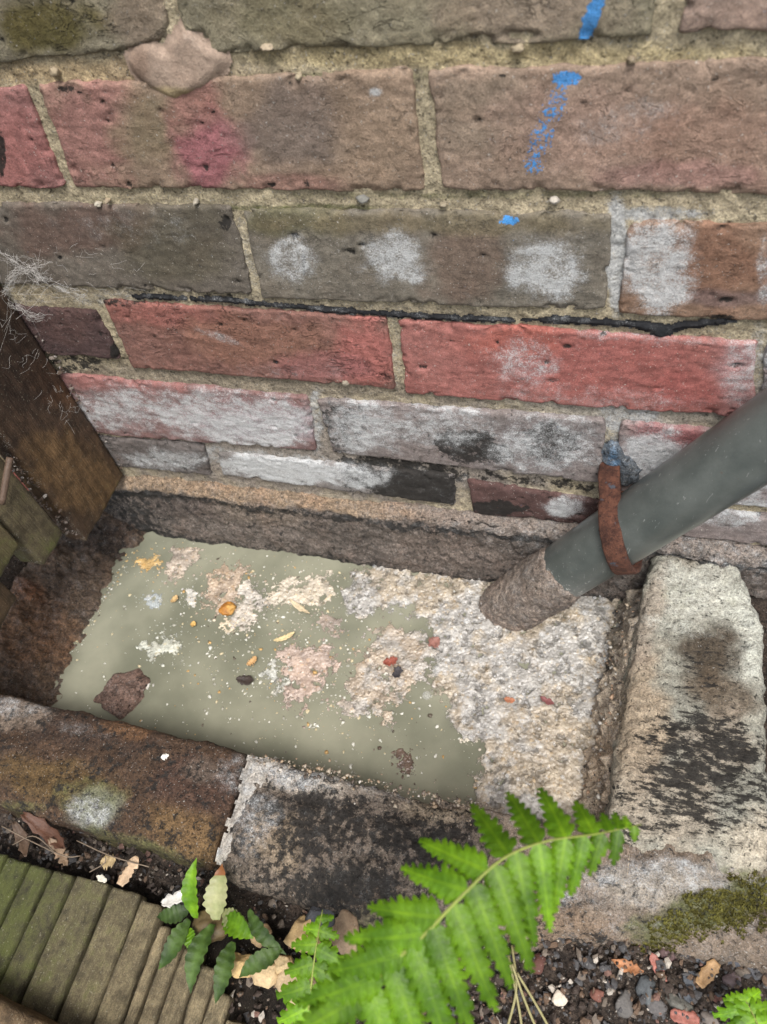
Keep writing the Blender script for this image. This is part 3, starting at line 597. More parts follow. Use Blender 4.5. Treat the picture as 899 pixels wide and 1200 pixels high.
# white crumbly joint between the two, and rough haunching joining the right-hand kerb
sheet([(lambda p: (p[0], p[1]))(wz(x, y, KT)) for x, y in [(290, 888), (318, 892), (305, 925), (290, 955), (275, 990), (262, 1012), (252, 1006), (266, 975), (280, 940)]], lambda P, h: np.stack([P[:, 0], P[:, 1], KT+h-1.5-9*ss(-286, -318, P[:, 1])], 1), False, 1.4,
      lambda P, d: 2.6+1.6*fbm(P, 6, 3, 4), lambda V, d: attrs(V, L(172, 164, 152), .40+.3*fbm(V, 10, 2, 5), .10+.2*fbm(V, 9, 2, 6)), 'joint_mortar', M['mortar'], 4, 3, 7, parent=kerb, label='white crumbling mortar joint')
hx = np.arange(255, 500, 1.9); hy = np.arange(-345, -222, 1.9); X, Y = np.meshgrid(hx, hy, indexing='ij'); V = np.stack([X.ravel(), Y.ravel(), np.zeros(X.size)], 1)
n1 = fbm(V, 40, 4, 121); front = -300+18*ss(330, 420, V[:, 0])+10*n1
V[:, 2] = KT-8-34*ss(front+12, front-22, V[:, 1])+6*n1+3.0*fbm(V, 9, 4, 123, .62)+6*ss(340, 380, V[:, 0])*ss(-290, -250, V[:, 1])-50*ss(-232, -226, V[:, 1])*ss(372, 362, V[:, 0])-36*ss(284, 262, V[:, 0]+.4*(V[:, 1]+280))
col = paintcol(V, L(122, 106, 90), [(ZB(660, 1085, 60, 30), L(128, 106, 84), .8), (ZB(740, 1040, 60, 30), L(140, 128, 114), .7), (ZB(690, 1130, 70, 24), L(104, 90, 70), .7), (ZB(800, 1040, 90, 30), L(148, 138, 122), .7)], 124, .25)
obj('haunching', V, grid(len(hx), len(hy)), M['mortar'], kerb, attrs(V, col, .16+.15*fbm(V, 16, 3, 129)+field(V, [(ZB(790, 1025, 90, 22), .3), (ZB(700, 1040, 60, 24), .2)], 125), .24+.12*fbm(V, 18, 3, 128)+field(V, [(ZB(690, 1120, 80, 25), .3), (ZB(640, 1060, 50, 30), .15)], 126), field(V, [(ZB(840, 1060, 100, 26, -20), .75), (ZB(720, 1140, 60, 20), .5), (ZB(770, 1085, 40, 20), .6)], 127)), label='rough mortar haunching sloping down to the soil')

# right-hand kerb: pale concrete block, square to the wall
ck = thing('concrete_kerb', (428, -125, -540), 'pale worn concrete kerb with black diagonal streaks right of the pipe', 'kerb')
def sh3(V, n):
    t = ss(-240, 0, V[:, 1])
    # left edge leans, broken far right corner, worn crown, near end falls away
    V[:, 0] += np.where(V[:, 0] < 428, np.interp(V[:, 1], [-250, -190, -110, -50, -4], [-6, -3, 2, 9, 16])*ss(428, 395, V[:, 0]), 0)
    V[:, 0] -= 14*ss(-62, -10, V[:, 1])*ss(440, 470, V[:, 0])
    V[:, 2] -= 22*ss(-222, -262, V[:, 1])*ss(-545, KT, V[:, 2])
    V[:, 2] -= 4*np.exp(-((V[:, 0]-425)/22)**2-((V[:, 1]+110)/40)**2)
    return V
V, n, F = kblock(380, 474, -262, -6, -545, KT+3, 2., 9, 2.6, 1.5, 131, sh3)
lft = ss(398, 380, V[:, 0]-np.interp(V[:, 1], [-250, -4], [-4, 14]))
col = paintcol(V, L(140, 138, 124), [(ZB(820, 680, 55, 50), L(176, 174, 160), .85), (ZB(870, 740, 30, 80), L(176, 176, 162), .8), (ZB(825, 650, 50, 16), L(150, 138, 118), .6), (ZB(832, 765, 36, 36), L(70, 58, 44), .95), (ZB(845, 815, 45, 26, 20), L(92, 76, 58), .85), (ZB(840, 870, 50, 40), L(140, 126, 108), .7),
                (ZB(750, 850, 34, 90), L(150, 132, 108), .9), (ZB(770, 950, 60, 50), L(160, 146, 126), .7), (ZB(760, 720, 16, 60, 15), L(150, 134, 116), .7), (ZB(880, 990, 40, 40), L(190, 176, 152), .6)], 132, .14)
wh = field(V, [(ZB(800, 690, 40, 30, 10), .35), (ZB(880, 730, 18, 70), .4), (ZB(790, 735, 50, 10, 12), .4), (ZB(850, 660, 40, 14), .2)], 133)
dk = .05+field(V, [(ZB(825, 885, 75, 55, 12), .60), (ZB(800, 940, 80, 40, 14), .42), (ZB(830, 790, 38, 40), .25), (ZB(735, 985, 12, 30), .5), (ZB(880, 930, 40, 40), .40), (ZB(770, 955, 40, 30), .3)], 134)
gn = field(V, [(ZB(800, 700, 30, 16), .35), (ZB(865, 690, 20, 30), .25), (ZB(860, 1030, 70, 16), .6)], 135)
o = obj('block', V, F, M['streaked'], ck, attrs(V, col, wh, dk, gn))
# crumbling mortar along its pool side
fx = np.arange(-262, -20, 1.7); K = 34; X, T = np.meshgrid(fx, np.linspace(0, 1, K), indexing='ij'); Yv = X.ravel(); T = T.ravel()
base = np.interp(Yv, [-262, -190, -110, -60, -20], [376, 379, 382, 386, 391])
V = np.stack([base+13-30*T+3*np.sin(T*3.1), Yv, KT-4-80*T], 1); bl = 6.5*fbm(V, 24, 4, 141)+3.8*fbm(V, 8, 4, 143, .62)
V[:, 0] -= 4*ss(0, .1, T)+bl*ss(0, .12, T)+4.5*ss(-50, -90, Yv)*ss(0, .2, T); V[:, 2] += bl*.5
col = paintcol(V, L(184, 166, 142), [(blob('x', 384, 748, 720, 20, 40), L(140, 128, 112), .6), (blob('x', 380, 725, 900, 20, 60), L(194, 168, 138), .7)], 144, .3)*(1-.25*ss(-498, -510, V[:, 2]))[:, None]
obj('mortar_flank', V, grid(len(fx), K)[:, ::-1], M['mortar'], ck, attrs(V, col, (.22+.2*fbm(V, 10, 3, 146)), .10+.2*fbm(V, 12, 3, 145)+.2*ss(-500, -512, V[:, 2])), label='crumbling sandy mortar on the pool side')
# rubble and a dark paver beyond the kerb
V, n, F = kblock(489, 590, -300, -60, -540, -462, 4., 5, 1.5, .7, 151)
obj('dark_paver', V, F, M['kerb'], attrs=attrs(V, L(50, 56, 66), None, np.full(len(V), .1)), label='dark blue grey paver beyond the pale concrete kerb at the right edge', cat='paver')
for i, (x, y, r, c, lab) in enumerate([(884, 640, 17, L(128, 120, 106), 'grey rubble lump in the corner between wall and concrete kerb'), (897, 662, 12, L(150, 142, 128), 'pale rubble lump at the right edge under the wall')]):
    p = wz(x, y, -452); V, F = rock(p, (r*.75, r*.6, r*.5), 4, .45, i, 160+i)
    obj('rubble_stone', V, F, M['concrete'], attrs=attrs(V, c, None, np.full(len(V), .25)), label=lab, cat='stone', group='rubble by the kerb')

# ================================================================== PIPE
s = NT('grey_plastic'); a = s.noise(30, 4, .6, 3); f = s.noise(1.2, 3, .6, 7); l = s.noise(2.2, 3, .6, 17, stretch=(.9, 1, .12), dist=1.)
c = s.mix(s.step(a, .3, .72), L(72, 78, 75), L(92, 97, 93)); c = s.mul(c, s.ma('ADD', .85, s.ma('MULTIPLY', f, .3)))
c = s.mix(s.ma('MULTIPLY', s.step(l, .66, .70), .45), c, (.36, .37, .35)); c = s.mix(s.step(s.ma('ADD', s.attr('drk'), s.ma('MULTIPLY', s.ma('SUBTRACT', s.noise(4, 5, .7, 27), .5), 1.5)), .4, .7), c, L(96, 60, 36))
c = s.mix(s.step(s.ma('ADD', s.attr('wht'), s.ma('MULTIPLY', s.ma('SUBTRACT', s.noise(3, 5, .7, 37), .5), 1.6)), .5, .62), c, (.40, .39, .36))
s.bump(s.ma('ADD', s.ma('MULTIPLY', s.noise(6, 3, .5, 57), .6), s.ma('MULTIPLY', f, .35)), .22, .6); M['plastic'] = s.out(c, .30, .5)
PY = -37.; P0 = wz(592, 712, -520); P0 = wy(590, 716, PY); P1 = wy(898, 513, PY); ax = (P1-P0)/np.linalg.norm(P1-P0); LEN = np.linalg.norm(P1-P0)
e1 = np.array([0, -1., 0]); e2 = np.cross(ax, e1)
def cyl(t0, t1, rad, nt_, nk, fn=None):
    T, K = np.meshgrid(np.linspace(t0, t1, nt_), np.linspace(0, 2*math.pi, nk, endpoint=False), indexing='ij'); T = T.ravel(); K = K.ravel()
    D = np.cos(K)[:, None]*e1+np.sin(K)[:, None]*e2; base_ = P0+T[:, None]*ax
    r = np.full(len(T), rad) if np.ndim(rad) == 0 else np.interp(T, *rad)
    V = base_+D*r[:, None]
    if fn: V = V+D*fn(V, T, K)[:, None]
    idx = np.arange(nt_*nk).reshape(nt_, nk); nx_ = np.roll(idx, -1, 1)
    F = np.stack([idx[:-1], idx[1:], nx_[1:], nx_[:-1]], -1).reshape(-1, 4)
    return V, F, T, K, D
pipe = thing('waste_pipe', P0, 'grey plastic waste pipe slanting down into the scum', 'pipe')
R_ = 23.5; TC = 92.
V, F, T, K, D = cyl(-6, LEN+420, R_, 40, 56)
obj('pipe_body', V, F, M['plastic'], pipe, attrs(V, L(100, 104, 100), .16+.25*ss(TC+40, TC+4, T)+.12*fbm(V, 40, 3, 176), .18+.62*ss(TC+12, TC-2, T)))
V, F, T, K, D = cyl(-2, TC+4, ([-20, 0, 60, TC-10, TC-1, TC+4], [25.5, 25.5, 25.5, 25.5, 24.8, 22.5]), 70, 110, lambda V, T, K: 1.5*fbm(V, 18, 4, 171)+1.2*fbm(V, 5, 4, 173, .68))
V += ax*(12*np.sin(K*1.0+2.3)[:, None]*ss(40, TC, T)[:, None])
# open lower mouth: turn the rim in
col = paintcol(V, L(128, 113, 100), [], 174, .3)
obj('encrusted_end', V, F, M['plinth'], pipe, attrs(V, col, np.full(len(V), .22), .10+.2*ss(15, 0, T)), label='lower end thick with grey brown crust')
# bracket
s = NT('rusty_steel'); a = s.noise(7, 5, .65, 3); f = s.noise(1.3, 4, .7, 7)
c = s.mix(s.step(a, .35, .65), L(72, 42, 32), L(112, 68, 50)); c = s.mix(s.step(f, .54, .68), c, L(44, 32, 29)); c = s.mix(s.ma('MULTIPLY', s.step(s.noise(9, 4, .6, 47), .62, .68), .8), c, L(74, 84, 96)); c = s.mul(c, s.ma('ADD', .7, s.ma('MULTIPLY', f, .6)))
s.bump(s.ma('ADD', a, f), 2.2); M['rust'] = s.out(c, .85, .3)
br = thing('pipe_bracket', wy(718, 560, -4), 'rusty steel pipe clip fixing the grey pipe to the wall', 'bracket')
pc_ = wy(727, 625, -62); 
# ring stands roughly upright round the pipe
tcen = float((wy(726, 624, PY)-P0) @ ax); cc = P0+ax*tcen; ang = np.linspace(0, 2*math.pi, 60, endpoint=False)
axr = np.array([.80, 0, .60]); axr = np.array([1., 0, .38]); axr /= np.linalg.norm(axr); f1 = e1; f2 = np.cross(axr, f1)
W = []; 
sec = [(-7.6, 0), (-7.6, 2.8), (-6.4, 3.8), (0, 4.2), (6.4, 3.8), (7.6, 2.8), (7.6, 0), (0, -.4)]
# elliptical path that clears the pipe where the ring plane is tilted
tilt = abs(float(ax @ axr))
for a_ in ang:
    d_ = math.cos(a_)*f1+math.sin(a_)*f2
    dp = d_-ax*(d_ @ ax); rr = (R_+.8)/np.linalg.norm(dp)
    for (u_, v_) in sec: W.append(cc+d_*(rr+v_)+axr*u_)
W = np.array(W); W += (.5*fbm(W, 9, 3, 181)+.35*fbm(W, 3, 3, 182))[:, None]*(W-cc)/R_
n_ = len(sec); F = np.array([[i*n_+k, ((i+1) % 60)*n_+k, ((i+1) % 60)*n_+(k+1) % n_, i*n_+(k+1) % n_] for i in range(60) for k in range(n_)])
obj('ring', W, F, M['rust'], br, attrs(W, L(120, 70, 50)))
top_ = cc+f2*(R_+4)*(1 if f2[2] > 0 else -1)
wl = wy(716, 545, -4)
pth = spline([wl+np.array([0, 5, 2]), wl+np.array([-1, -9, 0]), wl*.55+top_*.45+np.array([0, -13, 2]), top_+np.array([0, -7, 2]), top_+np.array([0, -16, -5])], 26); Tn = np.gradient(pth, axis=0); Tn /= np.linalg.norm(Tn, axis=1)[:, None]
V = []
for p_, t_ in zip(pth, Tn):
    wdir = axr-t_*(axr @ t_); wdir /= np.linalg.norm(wdir); nn = np.cross(t_, wdir); V += [p_+wdir*u_+nn*(v_-2.4) for u_, v_ in sec]
V = np.array(V); V += (.5*fbm(V, 7, 3, 183))[:, None]*np.array([1, 0, 1.]); F = np.array([[i_*n_+k, (i_+1)*n_+k, (i_+1)*n_+(k+1) % n_, i_*n_+(k+1) % n_] for i_ in range(25) for k in range(n_)])
obj('stem', V, F, M['rust'], br, attrs(V, L(120, 70, 50)))
sheet(wp([(708, 528), (716, 520), (726, 524), (738, 536), (752, 552), (748, 566), (728, 572), (714, 560), (706, 545)]), on_wall, True, 1.1, lambda P, d: 3.5+1.5*fbm(P, 8, 3, 3),
      lambda V, d: dict(attrs(V, paintcol(V, L(84, 92, 100), [(YB(718, 535, 9, 14), L(52, 96, 132), .8)], 185, .3), .28+.2*fbm(V, 8, 2, 3), .25+.2*fbm(V, 8, 2, 5)), pnt=zeros(V)), 'wall_fixing', M['kerb'], 5, 1.8, 7, 6, parent=br, label='blue grey painted fixing in the wall')

# ================================================================== SCUM ON THE WATER
s = NT('scum'); nf = s.noise(1.0, 4, .65, 3); nm = s.noise(5, 4, .6, 7); col = s.mul(s.mul(s.attr('col', True), s.ma('ADD', .72, s.ma('MULTIPLY', nf, .56))), s.ma('ADD', .75, s.ma('MULTIPLY', nm, .5)))
s.bump(s.ma('ADD', nf, nm), .35, .9); M['scum'] = s.out(col, .20, .5); s.put(s.b.inputs['Alpha'], s.ma('ADD', s.ma('MULTIPLY', s.step(s.ma('ADD', s.attr('alp'), s.ma('MULTIPLY', s.ma('SUBTRACT', s.noise(1.6, 4, .7, 61), .5), .9)), .32, .8), .96), 0.04, True)); s.b.inputs['Subsurface Weight'].default_value = .0
M['speck'] = plain('scum_speck', .4, .2, 1., .3)
s = NT('bubble'); s.put(s.b.inputs['Base Color'], (.86, .86, .84, 1)); s.b.inputs['Roughness'].default_value = .06; s.b.inputs['IOR'].default_value = 1.2; s.b.inputs['Alpha'].default_value = .18; M['bubble'] = s.m
FO_PAL = [(np.array([1., 1, 1]), 8), (np.array([1.10, 1.10, 1.11]), 4), (np.array([.90, .90, .90]), 3), (np.array([1.04, .95, .82]), 1.5), (np.array([.62, .6, .57]), .8), (np.array([1.28, 1.27, 1.25]), .8)]
def pal(pal_, n, rs):
    w_ = np.array([p[1] for p in pal_], float); i = rs.choice(len(pal_), n, p=w_/w_.sum()); return np.array([pal_[k][0] for k in i])
def scum(poly, h, seed, dens, rmin, rmax, base, name, base2=None, taper=9., warp=6., wscale=22., thick=4., lump=1., **kw):
    poly = np.array(poly, float); lo, hi = poly.min(0)-6, poly.max(0)+6; rs = np.random.RandomState(seed)
    us = np.arange(lo[0], hi[0]+h, h); vs = np.arange(lo[1], hi[1]+h, h); nu, nv = len(us), len(vs)
    U, W_ = np.meshgrid(us, vs, indexing='ij'); P2 = np.stack([U.ravel(), W_.ravel()], 1); P3 = np.stack([P2[:, 0], P2[:, 1], np.full(len(P2), seed*7.1)], 1)
    d = sdf_poly(P2, poly)+warp*fbm(P3, wscale, 6, seed, .74)
    t = np.sqrt(np.clip(d/taper, 0, 1)).reshape(nu, nv)
    lum = fbm(P3, 11, 4, seed+1, .6).reshape(nu, nv); big_ = fbm(P3, 34, 3, seed+4).reshape(nu, nv)
    Hm = thick*t*(.75+.35*big_)+lump*t*(1.8*lum)
    b2 = base*np.array([1.05, .95, .82]) if base2 is None else base2
    k_ = ss(-.25, .35, fbm(P3, 30, 4, seed+3, .6)).reshape(nu, nv, 1); C_ = (base*(1-k_)+b2*k_)*(1+.34*np.clip(lum, -1, 1)+.18*np.clip(big_, -1, 1))[..., None]
    # thin milky film at the outer rim, darker hollows where the water shows through
    hol = ss(.24, .60, fbm(P3, 9, 4, seed+6, .6)+.25*big_.ravel()).reshape(nu, nv); C_ = C_*(1-.50*hol[..., None]); Hm = Hm-1.6*hol*t
    B = np.zeros((nu, nv)); n = int(dens*(hi[0]-lo[0])*(hi[1]-lo[1])); cs = pal(FO_PAL, n, rs); C0 = C_.copy()
    rr = rmin+(rmax-rmin)*rs.rand(n)**3.6; cx = rs.uniform(lo[0], hi[0], n); cy = rs.uniform(lo[1], hi[1], n); am = rs.uniform(.25, .55, n)
    for k in range(n):
        i0 = int((cx[k]-lo[0])/h); j0 = int((cy[k]-lo[1])/h); w_ = int(rr[k]/h)+1
        if not (0 <= i0 < nu and 0 <= j0 < nv) or t[i0, j0] < .15: continue
        a, b, c, e = max(i0-w_, 0), min(i0+w_+1, nu), max(j0-w_, 0), min(j0+w_+1, nv)
        q = rr[k]**2-(us[a:b, None]-cx[k])**2-(vs[None, c:e]-cy[k])**2
        q = np.where(q > 0, np.sqrt(np.maximum(q, 0))*am[k], -1)
        m = q > B[a:b, c:e]; B[a:b, c:e][m] = q[m]; C_[a:b, c:e][m] = C0[i0, j0]*cs[k]*(.9+.2*rs.rand())
    Hm = Hm+B*np.clip(t*1.6, 0, 1); Hm = np.where(t > 0, Hm, -2)-1.0*(t < .2)
    F = grid(nu, nv); keep = (t.ravel()[F] > 0).any(1); F = F[keep]; used = np.unique(F); re = np.full(nu*nv, -1); re[used] = np.arange(len(used))
    V = np.stack([P2[:, 0], P2[:, 1], WATER+Hm.ravel()], 1)[used]
    return obj(name, V, re[F], M['scum'], None, dict(col=np.clip(C_.reshape(-1, 3)[used], 0, 1), alp=np.clip(t.ravel()[used]*(1.15+.5*lum.ravel()[used])-.12*hol.ravel()[used], 0, 1)), **kw)
def zp(pts, z=WATER+3): return [(lambda p: (p[0], p[1]))(wz(x, y, z)) for x, y in pts]
foam_poly = [(395, 664), (440, 662), (500, 668), (560, 672), (590, 660), (660, 680), (722, 690), (732, 760), (726, 830), (724, 960), (700, 985), (600, 985), (556, 955), (545, 925), (566, 900), (560, 880), (530, 868), (516, 830), (512, 800), (500, 770), (498, 735), (480, 715), (440, 718), (405, 722), (398, 700)]
scum(zp(foam_poly), .5, 201, .8, .3, 1.7, L(159, 155, 148), 'foam_scum', L(160, 147, 127), thick=2.6, lump=.7, warp=10, wscale=26, taper=14, kind='stuff', label='cream and grey grease scum with bubbles covering the right of the pool', cat='scum')
# a second, tongue shaped mat left of it
scum(zp([(440, 722), (500, 740), (512, 770), (500, 800), (470, 812), (452, 845), (410, 838), (398, 795), (420, 768), (432, 745)]), .5, 211, .8, .3, 1.5, L(160, 153, 143), 'scum_mat', L(162, 146, 126), thick=2.2, lump=.6, warp=15, wscale=20, taper=13, label='ragged scum mat in mid pool joined to the foam', cat='scum')
CL = [  # px, py, rx, ry, base colour, label
 (211, 655, 19, 21, L(168, 154, 138), 'round crumbly scum lump nearest the plinth at the back left'),
 (173, 658, 14, 10, L(196, 160, 100), 'small yellow tan scum scrap beside the back left lump'),
 (262, 688, 30, 27, L(172, 152, 130), 'cream scum clump just above the orange scrap'),
 (290, 708, 20, 28, L(178, 170, 158), 'grey white scum patch to the right of the orange scrap'),
 (360, 692, 36, 22, L(190, 178, 158), 'broad pale scum clump between the orange scrap and the big foam'),
 (385, 730, 14, 14, L(150, 136, 124), 'small grey scum lump below the broad pale clump'),
 (192, 757, 21, 15, L(176, 178, 164), 'pale green white translucent scum patch alone in open water'),
 (357, 785, 28, 45, L(170, 150, 136), 'tall pinkish grey scum clump in the middle of the pool'),
 (318, 790, 18, 12, L(176, 176, 166), 'milky scum film left of the pinkish clump'),
 (222, 700, 9, 9, L(196, 194, 186), 'small white scum disc between two tan flecks'),
 (178, 702, 12, 7, L(150, 158, 160), 'bluish bubble patch on open water at the left'),
 (270, 731, 13, 9, L(190, 176, 152), 'cream scum scrap below the orange scrap'),
 (411, 828, 14, 12, L(176, 164, 150), 'small scum lump below the mid pool mat'),
 (168, 607+195, 6, 5, L(190, 186, 176), 'tiny white scum fleck beside the brown stone'),
 (473, 890, 14, 14, L(96, 78, 66), 'brown scum lump touching the black and tan kerb brick'),
 (548, 607+255, 9, 8, L(200, 190, 170), 'cream fleck at the foam edge above open water'),
 (545, 772, 11, 8, L(160, 148, 136), 'grey lump on the foam next to a red flake'),
]
for i, (x, y, rx, ry, c, lab) in enumerate(CL):
    ang = np.linspace(0, 2*math.pi, 22, endpoint=False); rs = np.random.RandomState(300+i)
    wob = 1+.22*np.sin(ang*2+rs.rand()*6)+.16*np.sin(ang*3+rs.rand()*6)
    big = max(rx, ry) > 16
    c = c*.9
    scum(zp([(x+rx*wob[k]*math.cos(a), y+ry*wob[k]*math.sin(a)) for k, a in enumerate(ang)]), .5, 310+i, .5, .35, 2.0 if big else 1.4, c, 'scum_clump', c*np.array([1.15, 1.12, 1.08]), taper=9 if big else 4, warp=11 if big else 4, wscale=14 if big else 7, thick=1.5 if big else .6, lump=.5 if big else .2,
         label=lab, cat='scum clump', group='scum clumps on the water')
# specks, too many to count
rs = np.random.RandomState(9); parts = []
SV, SF = ICO[1]
def speck(x, y, r, c, zz=WATER):
    p = wz(x, y, zz); V = SV*(1+.35*rs.normal(size=(len(SV), 1)))*np.array([r, r*rs.uniform(.6, 1), r*.45]); a = rs.rand()*6
    V = V @ np.array([[math.cos(a), math.sin(a), 0], [-math.sin(a), math.cos(a), 0], [0, 0, 1]])+p
    parts.append((V, SF, dict(col=np.tile(c, (len(V), 1)))))
PALS = [(L(206, 204, 190), 6), (L(196, 180, 140), 3), (L(186, 146, 84), 2), (L(160, 158, 142), 4), (L(90, 80, 66), 1)]
cnt = 0
while cnt < 1300:
    u_ = rs.rand(); x = rs.uniform(80, 560); y = rs.uniform(630, 930)
    pz = wz(x, y, WATER)
    if pz[1] < -224 or pz[1] > -20 or pz[0] < -92: continue
    dens = .12+.88*math.exp(-((x-300)/120)**2-((y-740)/70)**2)+.5*math.exp(-((x-400)/90)**2-((y-820)/70)**2)
    if rs.rand() > dens: continue
    r = .45+1.7*rs.rand()**4; speck(x, y, r, pal(PALS, 1, rs)[0]); cnt += 1
for (x, y, rx, ry, c, lab) in CL:
    for _ in range(int(6+rx*1.3)):
        a = rs.rand()*6.28; q = 1+abs(rs.normal())*.55; px2_, py2_ = x+rx*q*math.cos(a), y+ry*q*math.sin(a)
        if -222 < wz(px2_, py2_, WATER)[1] < -22: speck(px2_, py2_, .4+1.5*rs.rand()**3, c*rs.uniform(.8, 1.2))
for _ in range(260):
    q = rs.rand(); x, y = (205+q*360, 632+q*32) if rs.rand() < .35 else (155-q*95, 650+q*150); speck(x+rs.normal()*4, y+rs.normal()*4, .4+1.3*rs.rand()**4, pal(PALS, 1, rs)[0])
V, F, A = join(parts); obj('scum_specks', V, F, M['speck'], None, A, kind='stuff', label='tiny white and tan specks afloat on the murky water', cat='scum')
parts = []; SV, SF = ICO[1]; rs = np.random.RandomState(12)
for _ in range(420):
    t_ = rs.rand(); x = 292+t_*280; y = 884+t_*62+abs(rs.normal())*7-3
    if rs.rand() < .25: x = rs.uniform(300, 580); y = 890+(x-300)*.23+rs.normal()*16
    r = .4+1.5*rs.rand()**4; speck(x, y, r, pal([(L(150, 136, 116), 4), (L(140, 118, 92), 3), (L(110, 96, 82), 4), (L(176, 168, 156), 1), (L(80, 68, 58), 2)], 1, rs)[0], KT+.6)
for _ in range(520):
    yy_ = rs.uniform(-235, -40); t_ = rs.rand(); xx_ = np.interp(yy_, [-262, -190, -110, -60, -20], [376, 379, 382, 386, 391])+5-26*t_+rs.normal()*2
    r = .5+1.7*rs.rand()**3; speck(600, 800, r, pal([(L(168, 150, 126), 4), (L(150, 122, 96), 3), (L(112, 100, 88), 3), (L(180, 174, 162), 2), (L(76, 68, 60), 1)], 1, rs)[0]); Vv, Ff, Aa = parts[-1]
    parts[-1] = (Vv-wz(600, 800, WATER)+np.array([xx_-3, yy_, KT-8-74*t_]), Ff, Aa)
V, F, A = join(parts); obj('crumbs', V, F, M['speck'], None, A, kind='stuff', label='tan and white crumbs dried along the pool edges of the kerbs', cat='crumbs')
# bubbles on the foam and round it
parts = []; SV, SF = ICO[2]; rs = np.random.RandomState(10); fp = np.array(zp(foam_poly)); cnt = 0
while cnt < 170:
    x = rs.uniform(fp[:, 0].min(), fp[:, 0].max()); y = rs.uniform(fp[:, 1].min(), fp[:, 1].max())
    d = sdf_poly(np.array([[x, y]]), fp)[0]
    if d < -3: continue
    r = .9+2.2*rs.rand()**4; parts.append((SV*r*np.array([1, 1, .8])+np.array([x, y, WATER+(4.5 if d > 6 else 1)+rs.rand()*1.5]), SF, {})); cnt += 1
for (x, y, r) in [(500, 815, 4), (512, 785, 4.5), (600, 893, 4), (522, 790, 3.4), (565, 778, 3.6), (596, 775, 3.), (470, 800, 4.2), (725, 735, 4), (712, 712, 3.6), (705, 700, 3), (175, 700, 3.5), (188, 704, 2.6)]:
    parts.append((SV*r*np.array([1, 1, .75])+wz(x, y, WATER+1), SF, {}))
V, F, A = join(parts); obj('bubbles', V, F, M['bubble'], None, {}, kind='stuff', label='clear bubbles dotting the cream scum', cat='bubbles')
# scraps
def flake(name, x, y, z, ln, wd, rot, c, label, cat, curl=.25, seed=0, mat='scrap', group=None, jag=.22, point=1.):
    n = 14; p = wz(x, y, z); rs = np.random.RandomState(seed); t = np.linspace(0, 1, n); V = []; 
    for i in range(n):
        w_ = wd*.5*(math.sin(math.pi*min(max(t[i], .02), .98))**(.6*point))*(1+jag*rs.normal())
        for k, s_ in enumerate((-1, -.5, 0, .5, 1)):
            V.append([(t[i]-.5)*ln, s_*w_, curl*wd*(s_*s_)*.6+curl*ln*.5*(2*t[i]-1)**2+.3*rs.normal()*jag*4])
    V = np.array(V); top = V.copy(); bot = V.copy(); bot[:, 2] -= .5
    V = np.concatenate([top, bot]); F = grid(n, 5); m = n*5; ring = [i*5 for i in range(n)]+[(n-1)*5+k for k in range(1, 5)]+[i*5+4 for i in range(n-2, -1, -1)]+[3, 2, 1]
    side = np.array([[ring[i], ring[i]+m, ring[(i+1) % len(ring)]+m, ring[(i+1) % len(ring)]] for i in range(len(ring))])
    F = np.concatenate([F, F[:, ::-1]+m, side]); a = math.radians(rot)
    V = V @ np.array([[math.cos(a), math.sin(a), 0], [-math.sin(a), math.cos(a), 0], [0, 0, 1]])+p+np.array([0, 0, .8])
    cv = np.tile(c, (len(V), 1))*(1+.3*fbm(V, 5, 3, seed))[:, None]
    return obj(name, V, F, M[mat], None, attrs(V, cv), label=label, cat=cat, group=group)
V, F = rock(wz(267, 712, WATER+3), (8.5, 7, 4.5), 4, .4, .6, 401, facet=.7); obj('orange_scrap', V, F, M['scrap'], attrs=attrs(V, paintcol(V, L(176, 112, 34), [(blob('z', WATER, 262, 708, 8, 8), L(120, 66, 20), .6), (blob('z', WATER, 274, 716, 6, 6), L(200, 150, 70), .7)], 4, .6)), label='bright orange food scrap floating beside the cream scum', cat='food scrap')
for a in [('leaf_scrap', 458, 776, -506, 13, 8, 30, L(140, 66, 48), 'red orange flake on the mid pool scum mat', 'leaf scrap'), ('leaf_scrap', 466, 789, -506, 11, 8, 80, L(52, 48, 50), 'blackish flake just below the red orange flake', 'leaf scrap'),
          ('leaf_scrap', 509, 754, -505, 12, 9, 50, L(140, 92, 80), 'dull pink flake at the left edge of the big foam', 'leaf scrap'), ('leaf_scrap', 597, 821, -505, 9, 5, 0, L(168, 104, 70), 'small orange flake in the middle of the big foam', 'leaf scrap'),
          ('leaf_scrap', 641, 822, -505, 12, 5, -20, L(120, 66, 64), 'dark pink flake right of the small orange flake', 'leaf scrap'), ('leaf_scrap', 288, 798, -512, 16, 8, 5, L(58, 46, 40), 'dark brown scrap afloat left of the milky film', 'leaf scrap'),
          ('leaf_scrap', 352, 713, -511, 26, 5, -25, L(196, 176, 140), 'thin cream strip curled on the pale scum clump', 'peel'), ('leaf_scrap', 334, 748, -512, 20, 5, 35, L(206, 182, 130), 'thin cream strip floating in mid pool', 'peel'),
          ('leaf_scrap', 296, 776, -512, 11, 7, 60, L(190, 146, 90), 'tan scrap afloat above the dark brown scrap', 'food scrap'), ('leaf_scrap', 205, 703, -512, 9, 6, 70, L(184, 150, 96), 'tan scrap afloat near the white disc', 'food scrap'), ('leaf_scrap', 227, 732, -512, 6, 5, 90, L(206, 160, 80), 'small yellow scrap alone in open water', 'food scrap')]:
    flake(*a, seed=int(a[1]))
V, F = rock(wz(146, 815, WATER-4), (27, 21, 13), 5, .30, .5, 411, facet=.72); obj('stone', V, F, M['kerb'], attrs=attrs(V, paintcol(V, L(110, 86, 74), [], 5, .3), np.full(len(V), .12), np.full(len(V), .18)), label='brown stone half under water beside the rust brown kerb brick', cat='stone')

